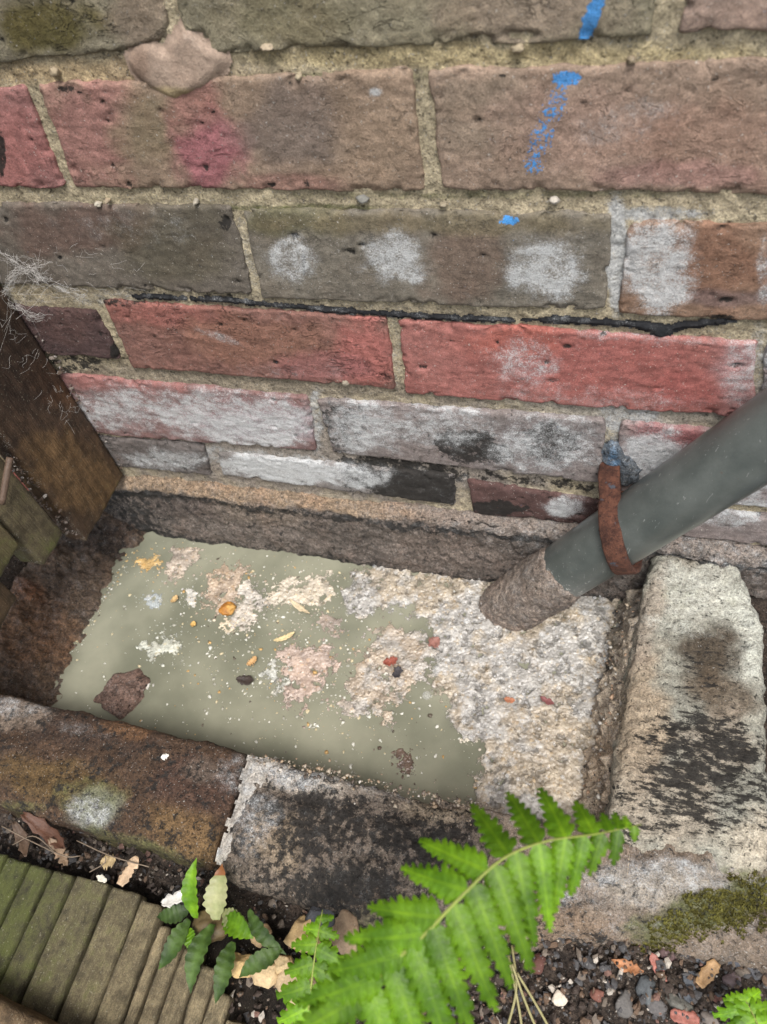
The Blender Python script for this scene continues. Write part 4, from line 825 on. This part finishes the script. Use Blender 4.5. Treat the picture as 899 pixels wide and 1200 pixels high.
# ================================================================== DECKING
dk_ = thing('grooved_decking', (60, -400, -485), 'mossy grooved timber decking at the lower left', 'decking')
DT = -456.
edges = [(-16, 985), (11, 997), (35, 1010), (60, 1019), (88, 1024), (130, 1037), (168, 1044), (195, 1053)]
ex = [wz(x, y, DT)[0] for x, y in edges]; ex = [ex[0]-28, ex[0]-14]+ex
ex += [ex[-1]+9, ex[-1]+22, ex[-1]+37, ex[-1]+50, ex[-1]+64, ex[-1]+77, ex[-1]+91, ex[-1]+104]
for i in range(len(ex)-1):
    x0, x1 = ex[i], ex[i+1]; gap = 4.2 if i == 6 else 2.9; ln = 135.; yf = -333+random.uniform(-1.2, 1.2)-(0 if i < 8 else (i-7)*4.5)
    if i > 8: yf -= 6
    if i > 12: yf -= 7*(i-12)
    wd = x1-x0-gap+.5; ysz = np.concatenate([np.linspace(-ln/2, ln/2, 56)])
    V, n, F = block(wd, ln, 16, (1.5, ysz, 4.), 1.5); S = V*np.array([1, .12, 1])+i*40
    V += n*(.8*fbm(S, 5, 3, 420+i)+.5*fbm(V+i*90, 10, 3, 430+i))[:, None]
    V += np.array([(x0+x1)/2, yf-ln/2, DT-8+random.uniform(-.5, .5)-(0 if i < 9 else 1.5)])
    tt = min(1, max(0, (i-3)/6.)); c = L(66, 66, 42)*(1-tt)+L(112, 99, 72)*tt
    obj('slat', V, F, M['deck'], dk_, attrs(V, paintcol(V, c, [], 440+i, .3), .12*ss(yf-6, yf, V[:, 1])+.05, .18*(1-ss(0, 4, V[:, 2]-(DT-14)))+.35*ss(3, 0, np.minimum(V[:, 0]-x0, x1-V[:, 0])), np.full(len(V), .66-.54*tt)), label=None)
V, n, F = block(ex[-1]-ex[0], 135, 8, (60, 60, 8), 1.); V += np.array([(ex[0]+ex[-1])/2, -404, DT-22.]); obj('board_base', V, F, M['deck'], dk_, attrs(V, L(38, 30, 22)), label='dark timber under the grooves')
p = wz(60, 1186, -425)
V, n, F = block(220, 40, 26, (6, 4, 4), 6.); V += n*(1.2*fbm(V*np.array([.2, 1, 1]), 10, 3, 451))[:, None]; a = math.radians(-6); V = V @ np.array([[math.cos(a), math.sin(a), 0], [-math.sin(a), math.cos(a), 0], [0, 0, 1]]); V += np.array([p[0]-40, p[1]-22, -438])
obj('timber_batten', V, F, M['deck'], attrs=attrs(V, paintcol(V, L(112, 90, 62), [], 452, .3), zeros(V), zeros(V), np.full(len(V), .15)), label='brown timber batten lying across the decking at the bottom edge', cat='batten')

# stones, slate and chips by the kerb
ST = [(356, 1093, 22, 20, 9, L(190, 158, 106), 'large yellow stone right of the strap leaved plant'), (281, 1133, 17, 15, 8, L(204, 168, 108), 'yellow stone under the strap leaved plant'), (308, 1140, 16, 18, 6, L(190, 162, 118), 'flat tan stone between two leaves of the plant'), (306, 1098, 12, 12, 6, L(160, 130, 92), 'small brown stone behind the strap leaved plant'),
      (350, 1160, 20, 30, 7, L(176, 150, 112), 'long tan stone against the small bright fern'), (375, 1080, 24, 16, 6, L(74, 76, 80), 'dark slate piece tucked under the kerb brick'), (404, 1094, 26, 18, 9, L(150, 124, 96), 'rough brown mortar lump below the kerb brick'), (333, 1130, 12, 10, 6, L(170, 146, 104), 'small yellow stone left of the bright fern'), (345, 1190, 16, 12, 6, L(150, 124, 90), 'tan stone at the bottom edge beside the bright fern')]
for i, (x, y, rx, ry, hz, c, lab) in enumerate(ST):
    sc_ = .62; V, F = rock(wz(x, y, -462), (rx*sc_, ry*sc_*.95, hz), 4, .22, .3*i, 460+i, facet=.66); V += (.5*fbm(V, 4, 3, 461))[:, None]*np.array([0, 0, 1])
    obj('stone', V, F, M['stone'], attrs=attrs(V, paintcol(V, c, [], 470+i, .25)), label=lab, cat='stone', group='stones by the decking')
flake('dead_leaf', 58, 977, -458, 46, 11, -18, L(88, 56, 40), 'curled brown dead leaf in the gap between kerb and decking', 'leaf', .35, 1)
flake('dead_leaf', 28, 985, -462, 30, 9, -40, L(84, 64, 48), 'dull grey brown dead leaf left of the curled leaf', 'leaf', .3, 2)
flake('dead_leaf', 72, 1000, -458, 26, 8, -30, L(128, 104, 80), 'pale brown torn leaf at the decking edge', 'leaf', .3, 12)
flake('wood_chip', 152, 1021, -455, 20, 8, 78, L(182, 152, 118), 'pale wood chip standing at the end of the decking', 'wood chip', .1, 3, jag=.2, point=.4)
flake('dead_leaf', 128, 1010, -456, 11, 8, 20, L(164, 140, 96), 'small tan leaf with a stalk in the dark gap', 'leaf', .2, 4)
flake('pale_chip', 120, 1030, -454, 9, 4, -10, L(196, 190, 172), 'small white chip at the slat ends', 'chip', .1, 5)
flake('pale_chip', 206, 1054, -448, 17, 9, 35, L(190, 186, 178), 'grey white flake of bark by the strap leaved plant', 'chip', .25, 6, jag=.2)
flake('pale_chip', 194, 887, KT, 6, 4.5, 30, L(216, 212, 200), 'white crumb on the rust brown kerb brick', 'chip', .1, 61)
for i, pts in enumerate([[(2, 968, -446), (35, 985, -450), (75, 1003, -450), (95, 1003, -453)], [(105, 1022, -455), (122, 1012, -452), (124, 1004, -450)], [(90, 985, -452), (130, 1003, -452), (175, 1016, -452)], [(15, 990, -458), (40, 980, -452), (66, 1000, -456)]]):
    V, F = tube(spline([wz(*q) for q in pts], 14), .42, 6); obj('twig', V, F, M['scrap'], attrs=attrs(V, L(112, 96, 78)), label=['long thin twig lying along the kerb foot', 'short leaf stalk in the dark gap', 'fine twig across the gap towards the plant', 'bent twig under the dead leaves'][i], cat='twig')
# loose litter in the gap and on the soil
parts = []; rs = np.random.RandomState(21); SV, SF = ICO[1]
def crumb(x, y, zz, r, c, flat=.6):
    p = np.array([x, y, zz]); V = SV*(1+.3*rs.normal(size=(len(SV), 1)))*np.array([r*rs.uniform(.6, 1.3), r*rs.uniform(.5, 1), r*flat]); a = rs.rand()*6
    V = V @ np.array([[math.cos(a), math.sin(a), 0], [-math.sin(a), math.cos(a), 0], [0, 0, 1]])+p
    parts.append((V, SF, dict(col=np.tile(c, (len(V), 1)))))
PG = [(L(70, 68, 68), 6), (L(58, 46, 38), 6), (L(104, 92, 80), 3), (L(112, 80, 68), .6), (L(170, 160, 146), .8), (L(96, 74, 56), 3)]
for _ in range(420): crumb(rs.uniform(-60, 130), rs.uniform(-331, -302), -478+rs.rand()*10, .8+2.2*rs.rand()**2, pal(PG, 1, rs)[0]*.7)
for _ in range(4600):
    x = rs.uniform(225, 540); y = rs.uniform(-420, -285)
    if y > -300-.0*x and x < 300: continue
    zz = -477+10*math.exp(-((y+300)/28.)**2); crumb(x, y, zz+rs.rand()*3, .8+2.6*rs.rand()**2.5, pal(PG, 1, rs)[0])
for _ in range(500): crumb(rs.uniform(150, 300), rs.uniform(-400, -315), -474+rs.rand()*8, .8+2.6*rs.rand()**2.5, pal(PG, 1, rs)[0])
V, F, A = join(parts); obj('gravel', V, F, M['stone'], None, A, kind='stuff', smooth=False, label='small dark gravel and crumbs strewn on the soil', cat='gravel')
GR = [(823, 1121, 14, 10, L(78, 82, 88), 'flat dark grey stone left of the biggest gravel stone'), (855, 1117, 17, 18, L(74, 76, 82), 'biggest dark grey gravel stone at lower right'), (808, 1153, 10, 18, L(84, 88, 94), 'upright slate grey stone left of the tan wood chip'), (757, 1157, 11, 18, L(82, 86, 88), 'grey stone below the orange leaf'),
      (732, 1176, 10, 15, L(92, 88, 84), 'narrow grey brown stone at the bottom below the orange leaf'), (856, 1150, 14, 10, L(112, 94, 94), 'purplish stone above the corner fern'), (883, 1133, 14, 12, L(80, 80, 84), 'dark stone right of the purplish stone'), (784, 1114, 13, 11, L(88, 66, 64), 'dull red stone under the moss'), (798, 1178, 16, 9, L(96, 94, 86), 'greenish grey stone above the red flake'), (876, 1105, 8, 9, L(214, 200, 186), 'white pebble under the moss at the right'), (892, 1111, 6, 7, L(206, 194, 176), 'small cream pebble right of the white pebble'),
      (896, 1090, 8, 8, L(110, 122, 130), 'bluish pebble at the right edge'), (836, 1166, 9, 6, L(128, 84, 72), 'small brick red crumb below the tan wood chip'), (862, 1172, 10, 8, L(110, 84, 76), 'brownish red stone touching the corner fern'), (880, 1090, 9, 6, L(120, 76, 58), 'rust brown pebble at the moss edge'), (768, 1180, 12, 9, L(86, 82, 80), 'small grey stone right of the narrow stone'), (830, 1195, 12, 8, L(110, 100, 92), 'half hidden stone at the bottom left of the corner fern'), (655, 1170, 9, 9, L(198, 184, 164), 'pale crumb in the dark hollow right of the fern'), (700, 1165, 9, 7, L(118, 72, 58), 'rusty crumb beside the narrow grey brown stone'), (628, 1128, 14, 12, L(90, 54, 45), 'broken red brick piece in the shade of the fern')]
for i, (x, y, rx, ry, c, lab) in enumerate(GR):
    V, F = rock(wz(x, y, -470), (rx*.56, ry*.56, min(rx, ry)*.42), 3, .2, .35*math.sin(i*3), 500+i, facet=.68)
    obj('gravel_stone', V, F, M['stone'], attrs=attrs(V, c), label=lab, cat='stone', group='stones on the soil at lower right', smooth=True)
flake('fallen_leaf', 734, 1133, -468, 19, 7, -6, L(166, 108, 66), 'small orange leaf on the soil below the mossy kerb end', 'leaf', .4, 31, point=1.4)
flake('fallen_leaf', 771, 1134, -468, 16, 7, -55, L(156, 92, 78), 'small salmon red leaf right of the orange leaf', 'leaf', .15, 32, point=1.2)
flake('fallen_leaf', 802, 1193, -468, 16, 9, 0, L(150, 86, 72), 'salmon red flake at the bottom edge', 'leaf', .1, 33, point=.5)
flake('wood_chip', 829, 1141, -466, 18, 8, 55, L(160, 122, 78), 'tan wood chip between dark gravel stones', 'wood chip', .1, 34, jag=.1, point=.35)

# moss on the near end of the concrete kerb
s = NT('moss'); a = s.noise(8, 4, .6, 3); f = s.noise(1.2, 3, .6, 7); c = s.mix(s.step(a, .35, .65), L(74, 70, 26), L(108, 104, 44)); c = s.mul(c, s.ma('ADD', .5, f)); M['moss'] = s.out(c, .95, .2)
parts = []; rs = np.random.RandomState(33)
def tuft(p, r):
    V = []; F = []
    for k in range(5):
        a = rs.rand()*6.28; ln = r*rs.uniform(.8, 1.7); d_ = np.array([math.cos(a)*.7, math.sin(a)*.7, 1.]); sd_ = np.array([-math.sin(a), math.cos(a), 0])*r*.22; b_ = len(V)
        V += [p-sd_, p+sd_, p+d_*ln*.6+sd_*.8, p+d_*ln*.6-sd_*.8, p+d_*ln]; F += [[b_, b_+1, b_+2, b_+3], [b_+3, b_+2, b_+4, b_+4]]
    parts.append((np.array(V), np.array([[f[0], f[1], f[2]] for f in F]+[[f[0], f[2], f[3]] for f in F if f[2] != f[3]]), {}))
mp = [(742, 1118), (760, 1090), (800, 1062), (850, 1040), (900, 1030), (930, 1060), (900, 1085), (850, 1095), (810, 1100), (775, 1120)]
mpoly = np.array([wz(x, y, -460)[:2] for x, y in mp]); cnt = 0
hz_ = {}
hau = [o for o in COL.objects if o.name.startswith('haunching')][0]
HV = np.array([v.co for v in hau.data.vertices])*1000+ORG[hau]
while cnt < 1500:
    x = rs.uniform(mpoly[:, 0].min(), mpoly[:, 0].max()); y = rs.uniform(mpoly[:, 1].min(), mpoly[:, 1].max()); d = sdf_poly(np.array([[x, y]]), mpoly)[0]
    if d < -1+9*pn(np.array([[x/9., y/9., 0]]))[0]: continue
    i = int(round((min(x, 498)-hx[0])/1.9)); j = int(round((y-hy[0])/1.9))
    zz = HV[i*len(hy)+j][2] if 0 <= j < len(hy) and i < len(hx) else -470
    tuft(np.array([x, y, max(zz, -478)-.3]), rs.uniform(.9, 2.0)); cnt += 1
V, F, A = join(parts); obj('moss', V, F, M['moss'], None, {}, kind='stuff', smooth=False, label='olive green moss on the near end of the concrete kerb', cat='moss')

# ================================================================== PLANTS
M['fern'] = leafmat('fern_leaf', (.072, .165, .006), (.155, .30, .014), rough=.42, trans=.38); M['fern_dark'] = leafmat('strap_leaf', L(46, 72, 20), L(80, 110, 40), rough=.5, trans=.2); M['pale_leaf'] = leafmat('pale_leaf', L(132, 140, 86), L(160, 160, 110))
M['stem'] = plain('stem', .6, .3, 1.5, .3)
CAMD = lambda p: (CAMP-p)/np.linalg.norm(CAMP-p)
def pinna(b, t, wmm, nl, nrm, seed=0, droop=.1, cup=.25, tone=1.):
    """a lobed leaflet from b to t; one mesh"""
    rs = np.random.RandomState(seed); b = np.array(b, float); t = np.array(t, float); ax_ = t-b; ln = np.linalg.norm(ax_); ax_ /= ln
    sd_ = np.cross(nrm, ax_); sd_ /= np.linalg.norm(sd_); up_ = np.cross(ax_, sd_)
    V = []; F = []; C_ = []
    def pt(u, s_, hgt): return b+ax_*u*ln+sd_*s_+up_*(hgt-droop*ln*u*u+.16*ln*u*(1-u))
    prof = lambda u: wmm*.5*min(1, (u*9+.35))*(1-u)**.72+.25
    for i in range(nl):
        u0 = i/nl; u1 = (i+1)/nl; um = (u0+u1)/2
        for sg in (-1, 1):
            w_ = prof(um)*rs.uniform(.88, 1.1); lean = .40/nl+.05; base_ = len(V); tn_ = tone*rs.uniform(.85, 1.15)
            # lobe: base edge on the midrib, rounded toothed end leaning towards the tip
            rows = 5
            for r_ in range(rows+1):
                f = r_/rows; wid = (1-.30*f) if f < .7 else (1-.30*f)*max(.16, 1-((f-.7)/.3)**2*.75)
                c_ = um+lean*f*1.1
                for q in (-1, 0, 1):
                    hgt = -cup*w_*f*f*.8+(.16*w_ if q == 0 else 0)*math.sin(f*3.1)-abs(q)*.10*w_
                    tooth = (.03*wmm*rs.normal()) if abs(q) and f > .3 else 0
                    V.append(pt(min(1.02, c_+q*wid*.66/nl), sg*(w_*f+tooth), hgt)); C_.append(np.array([1, 1, 1])*tn_*(.9 if q == 0 else 1))
            for r_ in range(rows):
                for q in (0, 1):
                    a_ = base_+r_*3+q; fc = [a_, a_+1, a_+4, a_+3]; F.append(fc if sg < 0 else fc[::-1])
    # blade body that joins the lobes
    base_ = len(V)
    for i in range(15):
        u = .02+.97*i/14; w_ = prof(u)*.62
        for q in (-1, -.5, 0, .5, 1): V.append(pt(u, q*w_, -.12*w_*q*q+.05*w_)); C_.append(np.array([1, 1, 1])*tone*(.92 if abs(q) < 1 else 1.))
    for i in range(14):
        for q in range(4): a_ = base_+i*5+q; F.append([a_, a_+5, a_+6, a_+1])
    # midrib strip
    for i in range(9):
        u = i/8; base_ = len(V); V += [pt(u, -.05*wmm*(1-u)-.15, .25), pt(u, .05*wmm*(1-u)+.15, .25)]; C_ += [np.array([1.25, 1.15, 1])*tone]*2
        if i: F.append([base_-2, base_-1, base_+1, base_])
    return np.array(V), np.array(F), dict(col=np.array(C_))
def frond(name, label, rach, left, right, wpx, seed, zd=16., nl=11, mat='fern', tone=1.):
    R3 = spline([wz(*q) for q in rach], 40); root = thing(name, R3[0], label, 'fern')
    V, F = tube(R3, np.linspace(.9, .25, len(R3)), 8); obj('rachis', V, F, M['stem'], root, attrs(V, L(128, 140, 52)))
    pr_ = np.array([(RN.T @ (p-CAMP)) for p in R3]); px2 = np.stack([449.5+FPX*pr_[:, 0]/-pr_[:, 2], 600-FPX*pr_[:, 1]/-pr_[:, 2]], 1)
    for sgn, lst in ((1, left), (-1, right)):
        for k, (bx, by, tx, ty, wp_) in enumerate(lst):
            i = int(np.argmin((px2[:, 0]-bx)**2+(px2[:, 1]-by)**2)); b = R3[i]
            tx += random.uniform(-5, 5); ty += random.uniform(-5, 5); t = wz(tx, ty, b[2]-zd*np.hypot(tx-bx, ty-by)/110.)
            dpt = np.linalg.norm(CAMP-b); w_ = 1.2*wp_*dpt/FPX
            nrm = np.array([.1, -.12, 1.])+.25*sgn*np.cross(np.gradient(R3, axis=0)[i]/np.linalg.norm(np.gradient(R3, axis=0)[i]), [0, 0, 1])
            L_ = np.hypot(tx-bx, ty-by); V, F, A = pinna(b, t, w_, max(4, int(nl*min(1, L_/100.))), nrm, seed+k*2+(sgn > 0), tone=tone*random.uniform(.74, 1.18))
            obj('leaflet', V, F, M[mat], root, A)
    return root
rach = [(372, 1290, -330), (430, 1165, -272), (500, 1093, -248), (545, 1046, -240), (590, 1006, -238), (640, 986, -241), (700, 977, -250), (752, 966, -266)]
up = [(738, 969, 738, 958, 12), (728, 971, 722, 952, 14), (714, 974, 706, 953, 15), (692, 978, 672, 938, 24), (660, 983, 632, 915, 28), (628, 991, 595, 919, 28), (600, 1002, 551, 935, 30), (572, 1020, 487, 988, 32), (545, 1046, 463, 1016, 34), (520, 1072, 428, 1062, 36), (497, 1097, 398, 1104, 36), (474, 1120, 372, 1144, 38), (452, 1142, 348, 1180, 38), (430, 1165, 322, 1222, 38)]
dn = [(742, 969, 745, 985, 10), (728, 972, 719, 1018, 15), (706, 976, 695, 1024, 18), (686, 979, 671, 1052, 22), (662, 983, 651, 1074, 27), (634, 989, 642, 1092, 30), (606, 1000, 630, 1113, 32), (578, 1015, 622, 1140, 33), (552, 1038, 604, 1166, 34), (528, 1062, 583, 1190, 36), (504, 1089, 560, 1220, 36), (482, 1112, 534, 1250, 38), (460, 1134, 505, 1272, 38), (440, 1155, 478, 1290, 38)]
frond('fern_frond', 'large bright green fern frond arching over the kerb at the bottom centre', rach, up, dn, 34, 601)
frond('fern_frond', 'small fresh fern frond left of the large frond', [(352, 1260, -430), (362, 1180, -408), (369, 1120, -398), (378, 1066, -398)],
      [(377, 1078, 366, 1074, 10), (375, 1090, 356, 1092, 16), (371, 1108, 345, 1112, 20), (368, 1130, 336, 1142, 22), (364, 1155, 328, 1172, 24), (360, 1182, 326, 1204, 24)],
      [(378, 1078, 390, 1078, 10), (375, 1092, 398, 1100, 16), (372, 1112, 404, 1126, 20), (369, 1134, 408, 1156, 22), (366, 1158, 408, 1186, 24), (360, 1184, 400, 1214, 24)], 20, 701, zd=8, nl=9, tone=1.25)
frond('fern_frond', 'tip of a light green fern at the bottom right corner', [(905, 1245, -440), (890, 1205, -436), (872, 1168, -438)],
      [(874, 1172, 848, 1176, 14), (879, 1182, 842, 1190, 18), (885, 1194, 850, 1210, 20)], [(876, 1174, 893, 1164, 14), (882, 1186, 906, 1176, 18), (889, 1200, 915, 1190, 18)], 16, 741, zd=6, nl=7, tone=1.4)
# strap leaved plant
sp_ = thing('strap_leaved_plant', wz(245, 1086, -462), 'small plant with crinkled strap leaves rooted between kerb and decking', 'plant')
LV = [(230, 1076, 232, 1012, 19, 'fern', -430, 1.15), (254, 1078, 254, 1018, 27, 'pale_leaf', -436, 1.), (250, 1083, 226, 1158, 22, 'fern_dark', -446, .9), (274, 1104, 248, 1168, 21, 'fern_dark', -447, .8), (262, 1078, 293, 1098, 24, 'fern', -440, .95), (329, 1112, 286, 1148, 20, 'fern_dark', -440, .7), (292, 1066, 330, 1116, 16, 'fern_dark', -438, .75), (222, 1078, 184, 1128, 20, 'fern_dark', -448, .9), (224, 1064, 186, 1076, 18, 'fern_dark', -450, .6), (222, 1088, 231, 1112, 14, 'fern', -448, 1.2), (262, 1068, 288, 1086, 20, 'pale_leaf', -444, .8)]
for i, (bx, by, tx, ty, wpx, mt, zt, tone) in enumerate(LV):
    b = wz(bx, by, -448 if i not in (5, 6) else -438); t = wz(tx, ty, zt); t = b+(t-b)*1.08; ln = np.linalg.norm(t-b); a_ = (t-b)/ln; sd_ = np.cross([0, -.2, 1], a_); sd_ /= np.linalg.norm(sd_); up_ = np.cross(a_, sd_)
    w_ = .86*wpx*np.linalg.norm(CAMP-b)/FPX; n = 40; V = []; C_ = []
    for k in range(n):
        u = k/(n-1); hw = w_*.5*min(1, .3+u*2.4)*max(.06, (1-max(0, (u-.45)/.55)**1.9)); cren = 1.02+.22*(abs(math.sin(u*math.pi*7+i))-.6)
        bend = .10*ln*math.sin(u*2.6+i*1.7)
        for q in (-1, -.55, 0, .55, 1):
            crk = .9*math.sin(u*math.pi*14)*abs(q)
            V.append(b+a_*u*ln+sd_*(bend-.1*ln*math.sin(i*1.7)*(1-u)+q*hw*(cren if abs(q) == 1 else 1))+up_*(.22*hw*q*q+.35*crk+.10*ln*math.sin(u*math.pi)-(0.05*ln*u*u)))
            c = np.array([1., 1, 1])*tone*(1.2 if q == 0 else 1)
            if mt == 'pale_leaf' and i == 1 and u > .82: c = np.array([.95, .35, .3])
            C_.append(c)
    obj('leaf', np.array(V), grid(n, 5), M[mt], sp_, dict(col=np.array(C_)), label='pale yellow green leaf with a red tip' if i == 1 else None)
V, F = rock(wz(248, 1084, -458), (12, 9, 9), 3, .4, 0, 801); obj('crown', V, F, M['stem'], sp_, attrs(V, L(90, 74, 44)))
# dry grass stems under the fern
dg = thing('dry_grass', wz(632, 1215, -474), 'few dry grass stems under the large fern frond', 'grass')
for i, pts in enumerate([[(640, 1230, -470), (618, 1180, -452), (600, 1130, -440)], [(655, 1225, -470), (630, 1180, -458), (606, 1140, -448)], [(615, 1230, -470), (608, 1180, -458), (596, 1120, -452)], [(590, 1220, -470), (605, 1160, -455), (600, 1108, -455)]]):
    V, F = tube(spline([wz(*q) for q in pts], 12), .8, 6); obj('stem', V, F, M['stem'], dg, attrs(V, L(140, 132, 84)))

# ================================================================== COBWEB and small things on the fence
s = NT('cobweb_silk'); s.put(s.b.inputs['Base Color'], (.5, .48, .45, 1)); s.b.inputs['Roughness'].default_value = .8; M['silk'] = s.m
rs = np.random.RandomState(55); parts = []
anch = [(0, 300), (10, 290), (25, 302), (38, 318), (55, 325), (70, 335), (85, 340), (96, 348), (8, 325), (20, 345), (32, 352), (14, 362)]
A3 = [wy(x, y, rs.uniform(-16, -6)) for x, y in anch]; B3 = [wx(x, y, rs.uniform(-86, -70)) for x, y in [(6, 345), (18, 372), (30, 375), (45, 395), (10, 390), (60, 420), (4, 420)]]
def strand(a, b, sag, r):
    m = (a+b)/2+np.array([0, rs.normal()*sag, -abs(rs.normal())*sag]); c = a+(b-a)*.3+rs.normal(size=3)*sag*.4
    V, F = tube(spline([a, c, m, b], 12), r, 4, False); parts.append((V, F, {}))
for _ in range(46):
    a = A3[rs.randint(len(A3))]+rs.normal(size=3)*np.array([4, 1, 4]); b = (A3+B3)[rs.randint(len(A3)+len(B3))]+rs.normal(size=3)*np.array([4, 1.5, 4])
    if np.linalg.norm(a-b) > 60: continue
    strand(a, b, 4, rs.choice([.04, .05, .08]))
WEBP = [[(0, 298), (18, 308), (36, 320), (52, 332), (60, 330)], [(2, 330), (20, 318), (40, 314), (72, 300)], [(60, 332), (78, 340), (96, 344), (106, 352)], [(8, 350), (24, 362), (40, 372), (80, 368)], [(38, 314), (50, 326), (57, 318)], [(0, 345), (14, 332), (22, 316)]]
for pth_ in WEBP:
    c_ = spline([wy(x, y, -11) for x, y in pth_], 40)
    for _ in range(36):
        i0 = rs.randint(0, 28); m_ = c_[i0:i0+rs.randint(6, 12)]+rs.normal(size=3)*np.array([1.6, 1.5, 1.6]); m_ = m_+rs.normal(size=m_.shape)*.55
        V, F = tube(m_, rs.choice([.045, .065, .11]), 4, False); parts.append((V, F, {}))
for _ in range(26):
    x = rs.uniform(20, 160); y = rs.uniform(290, 350); a = wy(x, y, -7); strand(a, a+np.array([rs.uniform(4, 16), rs.uniform(-1, 0), rs.uniform(-8, 10)]), 2, .06)
for _ in range(30):
    x = rs.uniform(0, 90); y = 360+x*1.3+rs.uniform(0, 40); a = wx(x, y, -87.5); strand(a, a+np.array([rs.uniform(0, 2), rs.uniform(-14, 14), rs.uniform(-16, 6)]), 3, .06)
for _ in range(160):
    a = A3[rs.randint(len(A3))]+rs.normal(size=3)*np.array([6, 2, 6]); V, F = ICO[1]; F = np.stack([F[:, 0], F[:, 1], F[:, 2], F[:, 2]], 1)
V, F, A = join(parts); obj('cobweb', V, F, M['silk'], None, {}, label='dusty white cobweb strung between the fence board and the wall', cat='cobweb')
V, F = tube(spline([wx(2, 590, -78), wx(8, 556, -74), wx(12, 536, -72)], 12), np.array([2.6]*12), 10); V += (.5*fbm(V, 5, 3, 3))[:, None]
obj('twig', V, F, M['scrap'], attrs=attrs(V, L(92, 72, 58)), label='short reddish brown stick against the olive fence board', cat='stick')
parts = []
for _ in range(150):
    t = rs.rand(); x = -92+rs.normal()*3; y = -90+rs.normal()*3.; zz = -420+t*110
    if rs.rand() < .5: x = -80+rs.rand()*4-8; y = -3+rs.normal()*1.5; zz = -420+rs.rand()*160
    crumb(x, y, zz, .6+1.8*rs.rand()**2, pal([(L(112, 100, 90), 3), (L(80, 64, 52), 4), (L(150, 142, 134), 1)], 1, rs)[0])
V, F, A = join(parts); obj('debris', V, F, M['stone'], None, A, kind='stuff', smooth=False, label='dusty crumbs caught in the gaps between the fence boards', cat='debris')
print('tris', sum(len(o.data.polygons)*2 for o in COL.objects if o.type == 'MESH'))
